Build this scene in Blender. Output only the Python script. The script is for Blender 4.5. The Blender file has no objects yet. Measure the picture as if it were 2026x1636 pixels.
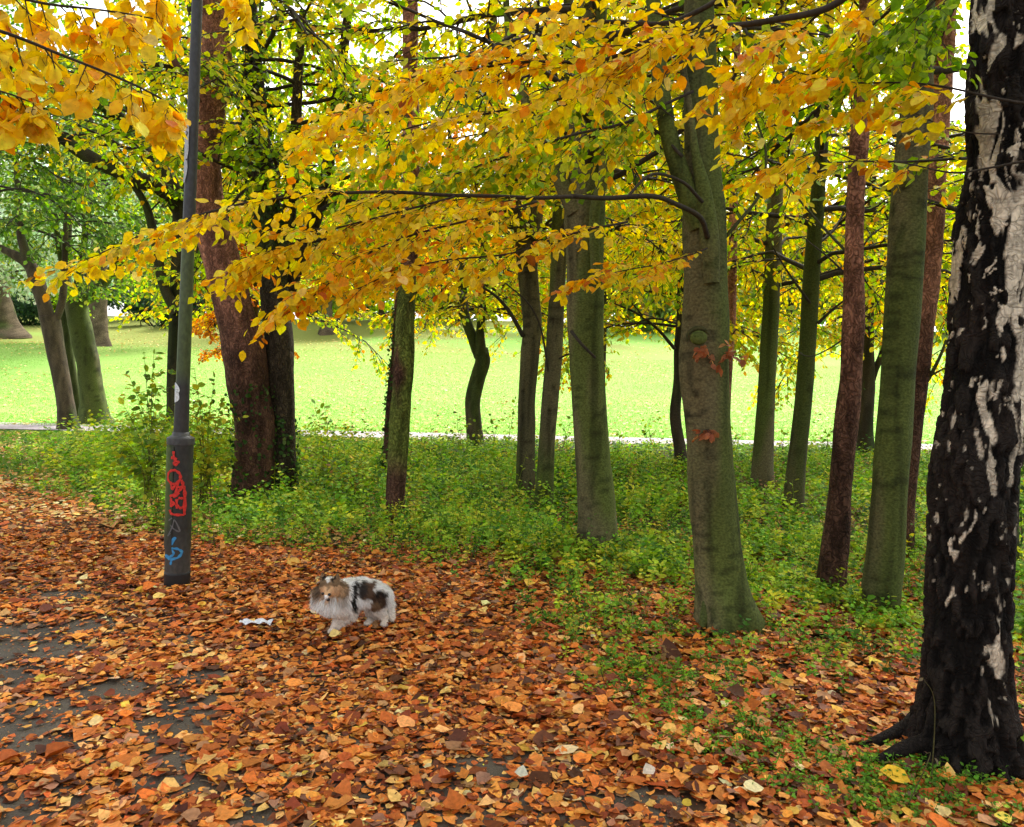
import bpy, math, random
import numpy as np
from mathutils import Matrix, Vector

# ------------------------------------------------------------------ camera, light
S = bpy.context.scene
COL = S.collection
W0, H0, F = 2026.0, 1636.0, 1530.0          # photograph size and focal length in its pixels
CAMZ = 1.75
PITCH = math.atan(88 / F); ROLL = math.radians(1.2)
camd = bpy.data.cameras.new('camera'); cam = bpy.data.objects.new('camera', camd); COL.objects.link(cam)
camd.sensor_fit = 'HORIZONTAL'; camd.sensor_width = 36; camd.lens = F / W0 * 36
camd.clip_start = 0.05; camd.clip_end = 600
CM = Matrix.Rotation(math.pi / 2 - PITCH, 4, 'X') @ Matrix.Rotation(ROLL, 4, 'Z')
cam.matrix_world = Matrix.Translation((0, 0, CAMZ)) @ CM
S.camera = cam
R3 = np.array(CM.to_3x3())

SUN_EL, SUN_AZ = 48, 25                     # azimuth clockwise from +Y (over the meadow, a bit right)
w = bpy.data.worlds.new('World'); S.world = w; w.use_nodes = True
nt = w.node_tree; nt.nodes.clear()
o_ = nt.nodes.new('ShaderNodeOutputWorld'); bg = nt.nodes.new('ShaderNodeBackground')
sk = nt.nodes.new('ShaderNodeTexSky'); sk.sky_type = 'NISHITA'; sk.sun_disc = False
sk.sun_elevation = math.radians(SUN_EL); sk.sun_rotation = math.radians(SUN_AZ)
sk.air_density = 1.0; sk.dust_density = 4.0; sk.ozone_density = 1.0
hs = nt.nodes.new('ShaderNodeHueSaturation'); hs.inputs['Saturation'].default_value = 0.22
bg.inputs['Strength'].default_value = 0.15
nt.links.new(sk.outputs[0], hs.inputs['Color']); nt.links.new(hs.outputs[0], bg.inputs[0]); nt.links.new(bg.outputs[0], o_.inputs[0])
sd = bpy.data.lights.new('sun', 'SUN'); sun = bpy.data.objects.new('sun', sd); COL.objects.link(sun)
sd.energy = 1.5; sd.angle = math.radians(14); sd.color = (1.0, 0.975, 0.93)
az, el = math.radians(SUN_AZ), math.radians(SUN_EL)
dsun = Vector((math.sin(az) * math.cos(el), math.cos(az) * math.cos(el), math.sin(el)))
sun.rotation_euler = dsun.to_track_quat('Z', 'Y').to_euler()
S.view_settings.view_transform = 'Standard'; S.view_settings.look = 'None'
S.view_settings.exposure = 1.7; S.view_settings.gamma = 1; S.view_settings.use_curve_mapping = False
S.render.engine = 'CYCLES'
S.cycles.max_bounces = 8; S.cycles.diffuse_bounces = 4; S.cycles.transmission_bounces = 4; S.cycles.glossy_bounces = 2

# ------------------------------------------------------------------ noise
def _h(ix, iy, iz, s):
    n = (ix.astype(np.int64) * 374761393 + iy.astype(np.int64) * 668265263 + iz.astype(np.int64) * 2147483647 + s * 974711) & 0xffffffff
    n = ((n ^ (n >> 13)) * 1274126177) & 0xffffffff
    n = ((n ^ (n >> 16)) * 2246822519) & 0xffffffff
    return ((n ^ (n >> 15)) & 0xffffff) / float(0xffffff)
def vn(p, s=0):
    p = np.asarray(p, float); i = np.floor(p).astype(np.int64); f = p - i; f = f * f * (3 - 2 * f)
    r = 0
    for a in (0, 1):
        for b in (0, 1):
            for c in (0, 1):
                wgt = (f[..., 0] if a else 1 - f[..., 0]) * (f[..., 1] if b else 1 - f[..., 1]) * (f[..., 2] if c else 1 - f[..., 2])
                r = r + wgt * _h(i[..., 0] + a, i[..., 1] + b, i[..., 2] + c, s)
    return r
def fbm(p, o=4, s=0):
    p = np.asarray(p, float); r = 0; a = .5; t = 0
    for k in range(o):
        r = r + a * vn(p * (2.03 ** k) + 17.3 * k, s + k); t += a; a *= .5
    return r / t                                   # 0..1
def n2(x, y, sc, o=3, s=0):
    x = np.asarray(x, float); y = np.asarray(y, float)
    return fbm(np.stack([x * sc, y * sc, np.zeros_like(x) + .5], -1), o, s)
def sstep(a, b, x):
    t = np.clip((np.asarray(x, float) - a) / (b - a), 0, 1); return t * t * (3 - 2 * t)

# ------------------------------------------------------------------ terrain and pixel helpers
def zg(x, y):
    x = np.asarray(x, float); y = np.asarray(y, float)
    t = np.clip(y - 21.0, 0, None)
    rise = 0.128 * (np.sqrt(t * t + 9.0) - 3.0)
    rise = np.where(rise > 6, 6 + (rise - 6) * .25, rise)
    nearf = 1 - sstep(16.5, 18.2, y) * (1 - sstep(21, 24, y))
    bump = (n2(x, y, .55, 3, 5) - .5) * .10 * nearf + (n2(x, y, .08, 2, 9) - .5) * 1.4 * sstep(24, 45, y)
    bump = bump * (0.35 + .65 * sstep(0.2, 2.0, x + (y - 3.2) * .9))      # flat where the tarmac lies
    return rise + bump
def ray(px, py):
    d = np.array([(px - W0 / 2) / F, -(py - H0 / 2) / F, -1.0]); return R3 @ d
def P(px, py, Y):
    d = ray(px, py); t = Y / d[1]; return np.array([d[0] * t, Y, CAMZ + d[2] * t])
def G(px, py):
    d = ray(px, py); lo = 1.0
    for k in range(3000):
        t = lo * (1.006 ** k); q = d * t
        if CAMZ + q[2] <= zg(q[0], q[1]): break
        if q[1] > 130: break
    return np.array([q[0], q[1], float(zg(q[0], q[1]))])

# ------------------------------------------------------------------ objects
def tag(o, label=None, cat=None, group=None, kind=None):
    if label: o['label'] = label
    if cat: o['category'] = cat
    if group: o['group'] = group
    if kind: o['kind'] = kind
    return o
def empty(name, loc, label=None, cat=None, group=None):
    o = bpy.data.objects.new(name, None); COL.objects.link(o); o.location = tuple(map(float, loc)); o.empty_display_size = .2
    return tag(o, label, cat, group)
class MB:
    parts = None
    def __init__(s): s.V = []; s.T = []; s.Q = []; s.C = []; s.n = 0
    def add(s, V, tri=None, quad=None, col=None):
        V = np.asarray(V, float).reshape(-1, 3)
        if tri is not None and len(tri): s.T.append(np.asarray(tri, np.int64).reshape(-1, 3) + s.n)
        if quad is not None and len(quad): s.Q.append(np.asarray(quad, np.int64).reshape(-1, 4) + s.n)
        if col is None: col = (.5, .5, .5)
        c = np.asarray(col, float)
        if c.ndim == 1: c = np.tile(c, (len(V), 1))
        s.C.append(c); s.V.append(V); s.n += len(V)
    def build(s, name, mat, parent=None, smooth=True):
        me = bpy.data.meshes.new(name); o = bpy.data.objects.new(name, me); COL.objects.link(o)
        if parent is not None: o.parent = parent
        if not s.V: return o
        V = np.concatenate(s.V)
        if parent is not None: V = V - np.array(parent_loc(parent))
        T = np.concatenate(s.T) if s.T else np.zeros((0, 3), np.int64); Q = np.concatenate(s.Q) if s.Q else np.zeros((0, 4), np.int64)
        me.vertices.add(len(V)); me.vertices.foreach_set('co', V.astype(np.float32).ravel())
        loops = np.concatenate([T.ravel(), Q.ravel()]).astype(np.int32)
        me.loops.add(len(loops)); me.loops.foreach_set('vertex_index', loops)
        nt_, nq = len(T), len(Q)
        me.polygons.add(nt_ + nq)
        st = np.concatenate([np.arange(nt_) * 3, nt_ * 3 + np.arange(nq) * 4]).astype(np.int32)
        me.polygons.foreach_set('loop_start', st)
        me.polygons.foreach_set('loop_total', np.concatenate([np.full(nt_, 3), np.full(nq, 4)]).astype(np.int32))
        me.polygons.foreach_set('use_smooth', np.full(nt_ + nq, smooth))
        C = np.concatenate(s.C); ca = me.color_attributes.new('Col', 'FLOAT_COLOR', 'POINT')
        ca.data.foreach_set('color', np.concatenate([C, np.ones((len(C), 1))], 1).astype(np.float32).ravel())
        me.update(calc_edges=True); me.validate()
        me.materials.append(mat)
        return o
def parent_loc(p):
    l = np.zeros(3)
    while p is not None: l = l + np.array(p.location); p = p.parent
    return l

def nrm(v):
    v = np.asarray(v, float); return v / (np.linalg.norm(v, axis=-1, keepdims=True) + 1e-12)
def spline(pts, n):
    p = np.asarray(pts, float); m = len(p)
    if m == 2: t = np.linspace(0, 1, n)[:, None]; return p[0] * (1 - t) + p[1] * t
    e = np.concatenate([[2 * p[0] - p[1]], p, [2 * p[-1] - p[-2]]])
    u = np.linspace(0, m - 1, n); i = np.minimum(u.astype(int), m - 2); f = (u - i)[:, None]
    a, b, c, d = e[i], e[i + 1], e[i + 2], e[i + 3]
    return .5 * (2 * b + (c - a) * f + (2 * a - 5 * b + 4 * c - d) * f ** 2 + (3 * b - a - 3 * c + d) * f ** 3)
def frames(p):
    t = nrm(np.gradient(p, axis=0)); d = np.abs(nrm(p[-1] - p[0]))
    ref = np.zeros(3); ref[int(np.argmin(d + np.array([0, .01, .02])))] = 1
    u = nrm(np.cross(t, ref)); v = np.cross(t, u); return t, u, v
def tube(mb, p, r, s=6, col=None, cap=True, rf=None):
    p = np.asarray(p, float); n = len(p); r = np.broadcast_to(np.asarray(r, float), (n,))
    t, u, v = frames(p); a = np.arange(s) / s * 2 * math.pi
    rr = np.repeat(r[:, None], s, 1)
    if rf is not None: rr = rf(p, rr, a)
    V = p[:, None] + rr[..., None] * (u[:, None] * np.cos(a)[None, :, None] + v[:, None] * np.sin(a)[None, :, None])
    i = np.arange(n - 1)[:, None] * s; j = np.arange(s)[None]; k = (j + 1) % s
    Q = np.stack([i + j, i + k, i + s + k, i + s + j], -1).reshape(-1, 4)
    V = V.reshape(-1, 3); T = []
    if cap:
        V = np.concatenate([V, p[:1], p[-1:]]); b = n * s; j = np.arange(s); k = (j + 1) % s
        T = np.concatenate([np.stack([k, j, np.full(s, b)], -1), np.stack([(n - 1) * s + j, (n - 1) * s + k, np.full(s, b + 1)], -1)])
    if col is not None and np.ndim(col) == 2 and len(col) != len(V): col = np.concatenate([col, col[:1], col[-1:]])
    mb.add(V, T, Q, col)

# ------------------------------------------------------------------ materials
def mat(name):
    m = bpy.data.materials.new(name); m.use_nodes = True; n = m.node_tree; n.nodes.clear(); return m, n
def N(n, t, **k):
    x = n.nodes.new(t)
    for a, b in k.items():
        if hasattr(x, a): setattr(x, a, b)
        else: x.inputs[a.replace('_', ' ')].default_value = b
    return x
def leaf_mat(name, trans=.45, rough=.5, spec=.3, satur=1.0, bumps=0.0):
    m, n = mat(name); out = N(n, 'ShaderNodeOutputMaterial')
    at = N(n, 'ShaderNodeAttribute', attribute_name='Col')
    geo = N(n, 'ShaderNodeNewGeometry'); nz = N(n, 'ShaderNodeTexNoise'); nz.inputs['Scale'].default_value = 55; nz.inputs['Detail'].default_value = 3
    n.links.new(geo.outputs['Position'], nz.inputs['Vector'])
    mr = N(n, 'ShaderNodeMapRange'); mr.inputs[1].default_value = .3; mr.inputs[2].default_value = .7; mr.inputs[3].default_value = .80; mr.inputs[4].default_value = 1.25
    n.links.new(nz.outputs[0], mr.inputs[0])
    sp = N(n, 'ShaderNodeTexNoise'); sp.inputs['Scale'].default_value = 190; sp.inputs['Detail'].default_value = 2; n.links.new(geo.outputs['Position'], sp.inputs['Vector'])
    sr = N(n, 'ShaderNodeMapRange'); sr.inputs[1].default_value = .66; sr.inputs[2].default_value = .74; sr.inputs[3].default_value = 1.0; sr.inputs[4].default_value = .45; n.links.new(sp.outputs[0], sr.inputs[0])
    mm = N(n, 'ShaderNodeMath', operation='MULTIPLY'); n.links.new(mr.outputs[0], mm.inputs[0]); n.links.new(sr.outputs[0], mm.inputs[1]); mr = mm
    mul = N(n, 'ShaderNodeMix', data_type='RGBA', blend_type='MULTIPLY'); mul.inputs[0].default_value = 1
    n.links.new(at.outputs['Color'], mul.inputs[6]); n.links.new(mr.outputs[0], mul.inputs[7])
    pb = N(n, 'ShaderNodeBsdfPrincipled'); pb.inputs['Roughness'].default_value = rough; pb.inputs['Specular IOR Level'].default_value = spec
    n.links.new(mul.outputs[2], pb.inputs['Base Color'])
    tr = N(n, 'ShaderNodeBsdfTranslucent'); hsv = N(n, 'ShaderNodeHueSaturation'); hsv.inputs['Saturation'].default_value = 1.1; hsv.inputs['Value'].default_value = 1.15
    n.links.new(mul.outputs[2], hsv.inputs['Color']); n.links.new(hsv.outputs[0], tr.inputs[0])
    mx = N(n, 'ShaderNodeMixShader'); mx.inputs[0].default_value = trans
    n.links.new(pb.outputs[0], mx.inputs[1]); n.links.new(tr.outputs[0], mx.inputs[2]); n.links.new(mx.outputs[0], out.inputs[0])
    return m
def attr_mat(name, rough=.85, spec=.2, nscale=60, bump=.3, stretch=(1, 1, .35), var=(.65, 1.25), bdist=.01):
    m, n = mat(name); out = N(n, 'ShaderNodeOutputMaterial')
    at = N(n, 'ShaderNodeAttribute', attribute_name='Col'); tc = N(n, 'ShaderNodeTexCoord')
    mp = N(n, 'ShaderNodeMapping'); mp.inputs['Scale'].default_value = stretch; n.links.new(tc.outputs['Object'], mp.inputs[0])
    nz = N(n, 'ShaderNodeTexNoise'); nz.inputs['Scale'].default_value = nscale; nz.inputs['Detail'].default_value = 5; n.links.new(mp.outputs[0], nz.inputs['Vector'])
    mr = N(n, 'ShaderNodeMapRange'); mr.inputs[1].default_value = .3; mr.inputs[2].default_value = .7; mr.inputs[3].default_value = var[0]; mr.inputs[4].default_value = var[1]
    n.links.new(nz.outputs[0], mr.inputs[0])
    mul = N(n, 'ShaderNodeMix', data_type='RGBA', blend_type='MULTIPLY'); mul.inputs[0].default_value = 1
    n.links.new(at.outputs['Color'], mul.inputs[6]); n.links.new(mr.outputs[0], mul.inputs[7])
    pb = N(n, 'ShaderNodeBsdfPrincipled'); pb.inputs['Roughness'].default_value = rough; pb.inputs['Specular IOR Level'].default_value = spec
    bp = N(n, 'ShaderNodeBump'); bp.inputs['Strength'].default_value = bump; bp.inputs['Distance'].default_value = bdist
    n.links.new(nz.outputs[0], bp.inputs['Height']); n.links.new(bp.outputs[0], pb.inputs['Normal'])
    n.links.new(mul.outputs[2], pb.inputs['Base Color']); n.links.new(pb.outputs[0], out.inputs[0]); return m
def flat_mat(name, col, rough=.6, spec=.4):
    m, n = mat(name); out = N(n, 'ShaderNodeOutputMaterial'); pb = N(n, 'ShaderNodeBsdfPrincipled')
    pb.inputs['Roughness'].default_value = rough; pb.inputs['Specular IOR Level'].default_value = spec
    nz = N(n, 'ShaderNodeTexNoise'); nz.inputs['Scale'].default_value = 30; tc = N(n, 'ShaderNodeTexCoord'); n.links.new(tc.outputs['Object'], nz.inputs['Vector'])
    rp = N(n, 'ShaderNodeValToRGB'); rp.color_ramp.elements[0].position = .3; rp.color_ramp.elements[1].position = .7
    rp.color_ramp.elements[0].color = (*[c * .7 for c in col], 1); rp.color_ramp.elements[1].color = (*[min(1, c * 1.15) for c in col], 1)
    n.links.new(nz.outputs[0], rp.inputs[0]); n.links.new(rp.outputs[0], pb.inputs['Base Color']); n.links.new(pb.outputs[0], out.inputs[0]); return m

M_LEAF = leaf_mat('autumn_leaf', .6)
M_GREEN = leaf_mat('herb_leaf', .4, .6, .15)
M_LITTER = leaf_mat('fallen_leaf', .12, .6, .2)
M_BARK = attr_mat('bark', .9, .15, 45, .5, (1, 1, .35))
def plate_mat(name, sc=26, st=.28, dark=.52, bd=.02):
    m = attr_mat(name, .9, .15, 50, .5, (1, 1, .4), (.65, 1.3), bd); n = m.node_tree
    pb = [x for x in n.nodes if x.type == 'BSDF_PRINCIPLED'][0]; old = pb.inputs['Base Color'].links[0].from_socket; tc = N(n, 'ShaderNodeTexCoord')
    nz = N(n, 'ShaderNodeTexNoise'); nz.inputs['Scale'].default_value = 9; n.links.new(tc.outputs['Object'], nz.inputs['Vector'])
    ad = N(n, 'ShaderNodeMix', data_type='RGBA', blend_type='LINEAR_LIGHT'); ad.inputs[0].default_value = .13; n.links.new(tc.outputs['Object'], ad.inputs[6]); n.links.new(nz.outputs['Color'], ad.inputs[7])
    mp = N(n, 'ShaderNodeMapping'); mp.inputs['Scale'].default_value = (1, 1, st); n.links.new(ad.outputs[2], mp.inputs[0])
    vo = N(n, 'ShaderNodeTexVoronoi', feature='DISTANCE_TO_EDGE'); vo.inputs['Scale'].default_value = sc; n.links.new(mp.outputs[0], vo.inputs['Vector'])
    mr = N(n, 'ShaderNodeMapRange'); mr.inputs[1].default_value = 0; mr.inputs[2].default_value = .22; mr.inputs[3].default_value = dark; mr.inputs[4].default_value = 1.1; n.links.new(vo.outputs['Distance'], mr.inputs[0])
    mu = N(n, 'ShaderNodeMix', data_type='RGBA', blend_type='MULTIPLY'); mu.inputs[0].default_value = 1; n.links.new(old, mu.inputs[6]); n.links.new(mr.outputs[0], mu.inputs[7]); n.links.new(mu.outputs[2], pb.inputs['Base Color'])
    b2 = N(n, 'ShaderNodeBump'); b2.inputs['Strength'].default_value = .9; b2.inputs['Distance'].default_value = bd; n.links.new(mr.outputs[0], b2.inputs['Height'])
    ob = pb.inputs['Normal'].links[0].from_socket; n.links.new(ob, b2.inputs['Normal']); n.links.new(b2.outputs[0], pb.inputs['Normal']); return m
M_PINE = plate_mat('pine_bark')
M_BIRCH = plate_mat('birch_bark', 34, .5, .75, .012)
M_FURROW = plate_mat('furrowed_bark', 24, .16, .45)
M_BEECH = attr_mat('beech_bark', .85, .2, 55, .8, (1, 1, 1.3), (.55, 1.35), .008)
M_TWIG = attr_mat('twig', .8, .2, 60, .2)
M_SOIL = None

def pal(rng, items, n, jit=.12):
    wts = np.array([i[0] for i in items], float); wts /= wts.sum()
    c = np.array([i[1] for i in items], float)[rng.choice(len(items), n, p=wts)]
    return np.clip(c * (1 + rng.normal(0, jit, (n, 1))) * (1 + rng.normal(0, jit * .4, (n, 3))), .004, .95)

# ------------------------------------------------------------------ leaves
# stations along the leaf: (y, half width)
LT_Y = np.array([0, .22, .5, .78, 1.0]); LT_W = np.array([0, .78, 1.0, .58, 0])
def leaves(mb, pos, d, nr, size, col, rng, hi=False, wr=.33, curl=.25, fold=.25, ragged=0):
    n = len(pos)
    if n == 0: return
    d = nrm(d); x = nrm(np.cross(d, nr)); z = np.cross(x, d)
    size = np.broadcast_to(np.asarray(size, float), (n,))
    cu = rng.normal(0, 1, n) * curl + curl * .5; fo = np.abs(rng.normal(0, 1, n)) * fold; tw = rng.normal(0, .25, n)
    wv = wr * (1 + rng.normal(0, .12, n))
    if hi:
        L = []
        for i, (yy, ww) in enumerate(zip(LT_Y, LT_W)):
            for sgn in ((0,) if ww == 0 else (-1, 0, 1)):
                L.append((yy, ww * sgn))
        L = np.array(L)                                 # 11 verts
        tri = [(0, 2, 1), (0, 3, 2), (7, 8, 10), (8, 9, 10)]; quad = [(1, 2, 5, 4), (2, 3, 6, 5), (4, 5, 8, 7), (5, 6, 9, 8)]
    else:
        L = np.array([(0, 0), (.3, -.9), (.72, -.75), (1, 0), (.72, .75), (.3, .9)])
        tri = []; quad = [(0, 3, 2, 1), (0, 5, 4, 3)]
    k = len(L); yy = L[:, 0][None].repeat(n, 0); xx = L[:, 1][None] * wv[:, None]
    if ragged and hi:
        xx = xx * (1 + rng.normal(0, ragged, (n, k))); yy = yy + rng.normal(0, ragged * .15, (n, k))
    zz = fo[:, None] * np.abs(xx) + cu[:, None] * (yy - .4) ** 2 + tw[:, None] * xx * (yy - .5)
    if ragged: zz = zz + rng.normal(0, ragged * .16, (n, k)) * np.abs(np.sign(L[:, 1]))[None]
    V = pos[:, None] + size[:, None, None] * (xx[..., None] * x[:, None] + yy[..., None] * d[:, None] + zz[..., None] * z[:, None])
    off = (np.arange(n) * k)[:, None, None]
    cc = np.repeat(col[:, None], k, 1)
    if hi: cc = cc * (1 + .10 * (np.abs(L[:, 1])[None, :, None] - .5))
    mb.add(V.reshape(-1, 3), (np.array(tri)[None] + off).reshape(-1, 3) if tri else None, (np.array(quad)[None] + off).reshape(-1, 4), cc.reshape(-1, 3))

def wander(rng, start, d, L, n=7, wig=.18, droop=0.0):
    p = [np.array(start, float)]; d = nrm(d)
    for i in range(n - 1):
        d = nrm(d + rng.normal(0, wig, 3) + np.array([0, 0, -droop])); p.append(p[-1] + d * L / (n - 1))
    return np.array(p)
def twig_leaves(mb, rng, p, space, size, palette, hi, droop=.5, tilt=.45, spread=.0, start=.1, jit=.12, wr=.33):
    seg = np.linalg.norm(np.diff(p, axis=0), axis=1); L = seg.sum(); m = max(2, int(L / space))
    u = np.linspace(start, 1, m) * (len(p) - 1); i = np.minimum(u.astype(int), len(p) - 2); f = (u - i)[:, None]
    q = p[i] * (1 - f) + p[i + 1] * f; t = nrm(p[i + 1] - p[i])
    side = nrm(np.cross(t, [0, 0, 1]) + rng.normal(0, .15, (m, 3))) * np.where(np.arange(m) % 2, 1, -1)[:, None]
    d = nrm(t * .7 + side * .75 + rng.normal(0, .28, (m, 3)) + np.array([0, 0, -droop]))
    nr = nrm(np.array([0, 0, 1.0]) + rng.normal(0, tilt, (m, 3)))
    q = q + rng.normal(0, spread + 1e-4, (m, 3))
    leaves(mb, q, d, nr, size * rng.uniform(.65, 1.15, m), pal(rng, palette, m, jit), rng, hi, wr, .22, .3)
def spray(bm, lm, rng, start, d, L, r, palette, size=.07, space=.03, hi=False, kids=6, droop=.06, ldroop=.5, colt=(.035, .028, .02), kidlen=.5, tilt=.45, sides=5, jit=.12, spread=.0):
    """a leafy side branch: one axis, alternate twigs in a flattish fan"""
    p = wander(rng, start, d, L, 7, .10, droop)
    tube(bm, p, np.linspace(r, r * .3, 7), sides, colt, False)
    twig_leaves(lm, rng, p, space * 1.3, size, palette, hi, ldroop, tilt, spread, .25, jit)
    for k in range(kids):
        t = .15 + .8 * k / max(1, kids - 1); u = t * 6; i = min(int(u), 5); q = p[i] * (1 - u + i) + p[i + 1] * (u - i); tg = nrm(p[i + 1] - p[i])
        s = nrm(np.cross(tg, [0, 0, 1])) * (1 if k % 2 else -1)
        dd = nrm(tg * .75 + s * .7 + rng.normal(0, .15, 3) + [0, 0, -.08]); l2 = L * kidlen * (1 - .45 * t) * rng.uniform(.7, 1.2)
        pp = wander(rng, q, dd, l2, 5, .10, droop * 1.3)
        tube(bm, pp, np.linspace(r * .5, r * .2, 5), 4, colt, False)
        twig_leaves(lm, rng, pp, space, size, palette, hi, ldroop, tilt, spread, .08, jit)

# palettes (linear albedo)
YEL = (.90, .60, .02); YEL2 = (.93, .72, .06); ORA = (.88, .38, .015); ORB = (.66, .20, .012); YG = (.66, .62, .03); GRN = (.24, .40, .025); LG = (.45, .58, .03); BRN = (.38, .13, .03); PALE = (.85, .68, .22)
P_TOPLEFT = [(5, YEL), (5, YEL2), (1.0, ORA), (.3, ORB), (.3, PALE)]
P_ORANGE = [(5, YEL), (4, YEL2), (1.9, ORA), (.35, ORB), (1.2, YG), (.12, BRN), (.4, PALE)]
P_YELLOW = [(4, YEL), (4, YEL2), (.8, ORA), (3, YG), (.4, PALE), (.1, ORB)]
P_MIDYG = [(2.5, YG), (2, LG), (1.3, YEL), (.8, YEL2), (.5, ORA), (1.3, GRN), (.7, (.14, .25, .02))]
P_GREEN = [(3, LG), (3, GRN), (.7, YG), (.8, (.12, .24, .02))]
P_FARYEL = [(3, (.72, .62, .05)), (1.4, YEL2), (2, LG), (.8, ORA), (1.2, GRN)]
P_DKGRN = [(3, (.07, .15, .02)), (2, GRN), (1.4, (.12, .22, .02)), (.5, YG)]
P_ORG_BUSH = [(3, ORA), (3, ORB), (1, YEL), (1, BRN)]

# ------------------------------------------------------------------ ground
def polydist(px_pts):
    pts = np.array([G(a, b)[:2] for a, b in px_pts])
    def f(x, y):
        x = np.asarray(x, float); y = np.asarray(y, float); best = np.full(x.shape, 1e9); sg = np.ones(x.shape)
        for a, b in zip(pts[:-1], pts[1:]):
            e = b - a; t = np.clip(((x - a[0]) * e[0] + (y - a[1]) * e[1]) / (e @ e), 0, 1)
            dx = x - a[0] - t * e[0]; dy = y - a[1] - t * e[1]; d = np.hypot(dx, dy)
            s = np.sign(e[0] * (y - a[1]) - e[1] * (x - a[0])); m = d < best - 1e-9
            best = np.where(m, d, best); sg = np.where(m, s, sg)
        return best * sg
    return f
d_green = polydist([(-900, 905), (-300, 925), (0, 955), (120, 1010), (330, 1085), (560, 1100), (760, 1112), (900, 1145), (980, 1200), (1060, 1290), (1230, 1390), (1450, 1480), (1700, 1600), (1900, 1720), (2300, 1900)])
d_tar = polydist([(-900, 1000), (-200, 1030), (60, 1080), (330, 1215), (700, 1330), (1000, 1440), (1350, 1570), (1600, 1680), (1900, 1850)])
def green_amt(x, y):
    d = d_green(x, y); x = np.asarray(x, float); y = np.asarray(y, float)
    rightish = sstep(.2, 1.2, x)
    n = n2(x, y, 1.3, 3, 31) - .5
    a = sstep(-.25, .55, d + n * .9) * (1 - rightish) + rightish * sstep(-.3, 3.0, d + n * 2.4)
    return a
xs = np.unique(np.concatenate([np.linspace(-260, -14, 60), np.arange(-14, 16, .14), np.linspace(16, 260, 60)]))
ys = np.unique(np.concatenate([np.linspace(-60, -1, 30), np.arange(-1, 14, .14), np.arange(14, 30, .3), np.linspace(30, 90, 70), np.linspace(91, 420, 40)]))
X, Y = np.meshgrid(xs, ys); Z = zg(X, Y)
V = np.stack([X, Y, Z], -1).reshape(-1, 3); nx, ny = len(xs), len(ys)
i = np.arange(ny - 1)[:, None] * nx + np.arange(nx - 1)[None]; Q = np.stack([i, i + 1, i + nx + 1, i + nx], -1).reshape(-1, 4)
x, y = V[:, 0], V[:, 1]; mead = sstep(19.5, 21, y)[:, None]; ga = green_amt(x, y)[:, None]; nn = n2(x, y, .35, 4, 3)[:, None]
soil = np.array([.085, .05, .03]) * (1 - ga) + np.array([.045, .05, .018]) * ga
left = (sstep(-2.5, -4, x) * sstep(8, 10, y))[:, None]; soil = soil * (1 - left) + np.array([.10, .14, .03]) * left
grass = np.array([.205, .41, .075]) * (1 - nn) + np.array([.29, .47, .10]) * nn
grass = grass * (.70 + .56 * n2(x, y, .13, 3, 55)[:, None])
leafy = (sstep(30, 52, y) * sstep(.38, .6, n2(x, y, .12, 3, 77) + .25 * sstep(6, -8, x) - .1))[:, None] * .8
grass = grass * (1 - leafy) + np.array([.24, .23, .06]) * leafy
mb = MB(); mb.add(V, None, Q, soil * (1 - mead) + grass * mead)
M_GROUND = attr_mat('ground', .95, .1, 14, .4, (1, 1, 1), (.8, 1.2), .03)
tag(mb.build('ground', M_GROUND), kind='structure')

def strip(name, xr, yfun, dz, col, m, kind='structure', nyy=14):
    mb = MB(); U, Vv = np.meshgrid(xr, np.linspace(0, 1, nyy)); y0, y1 = yfun(U); yy = y0 + (y1 - y0) * Vv
    P_ = np.stack([U, yy, zg(U, yy) + dz], -1).reshape(-1, 3); k = len(xr)
    i = np.arange(nyy - 1)[:, None] * k + np.arange(k - 1)[None]; q = np.stack([i, i + 1, i + k + 1, i + k], -1).reshape(-1, 4)
    n_ = n2(P_[:, 0], P_[:, 1], 1.2, 4, 8)[:, None]
    mb.add(P_, None, q, np.array(col) * (.75 + .5 * n_)); return tag(mb.build(name, m), kind=kind)
M_PATH = attr_mat('path_gravel', .9, .2, 30, .4, (1, 1, 1), (.75, 1.2))
wob = lambda u, s: (n2(u, u * 0, .5, 3, s) - .5) * .5
strip('footpath', np.linspace(-60, 60, 500), lambda u: (18.55 + wob(u, 1) - .02 * u + .012 * np.clip(-u, 0, 60), 20.35 + wob(u, 2) - .02 * u + .02 * np.clip(-u, 0, 60)), .02, (.36, .31, .31), M_PATH)
# tarmac path in the near left
txs = np.arange(-9, 4.2, .12); tys = np.arange(.2, 11, .12); X, Y = np.meshgrid(txs, tys); inside = d_tar(X, Y) < -.0
V = np.stack([X, Y, zg(X, Y) + .012], -1).reshape(-1, 3); nx = len(txs)
i = np.arange(len(tys) - 1)[:, None] * nx + np.arange(nx - 1)[None]; Q = np.stack([i, i + 1, i + nx + 1, i + nx], -1).reshape(-1, 4)
Q = Q[inside.reshape(-1)[Q].all(1)]
mb = MB(); mb.add(V, None, Q, np.array([.062, .050, .036]) * (.7 + .6 * sstep(.4, .6, n2(V[:, 0], V[:, 1], 6, 3, 16)[:, None])) * (.8 + .5 * n2(V[:, 0], V[:, 1], 2.2, 3, 6)[:, None]))
M_TAR = attr_mat('tarmac', .75, .35, 160, .5, (1, 1, 1), (.6, 1.5), .004)
tag(mb.build('tarmac_path', M_TAR), kind='structure')

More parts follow.
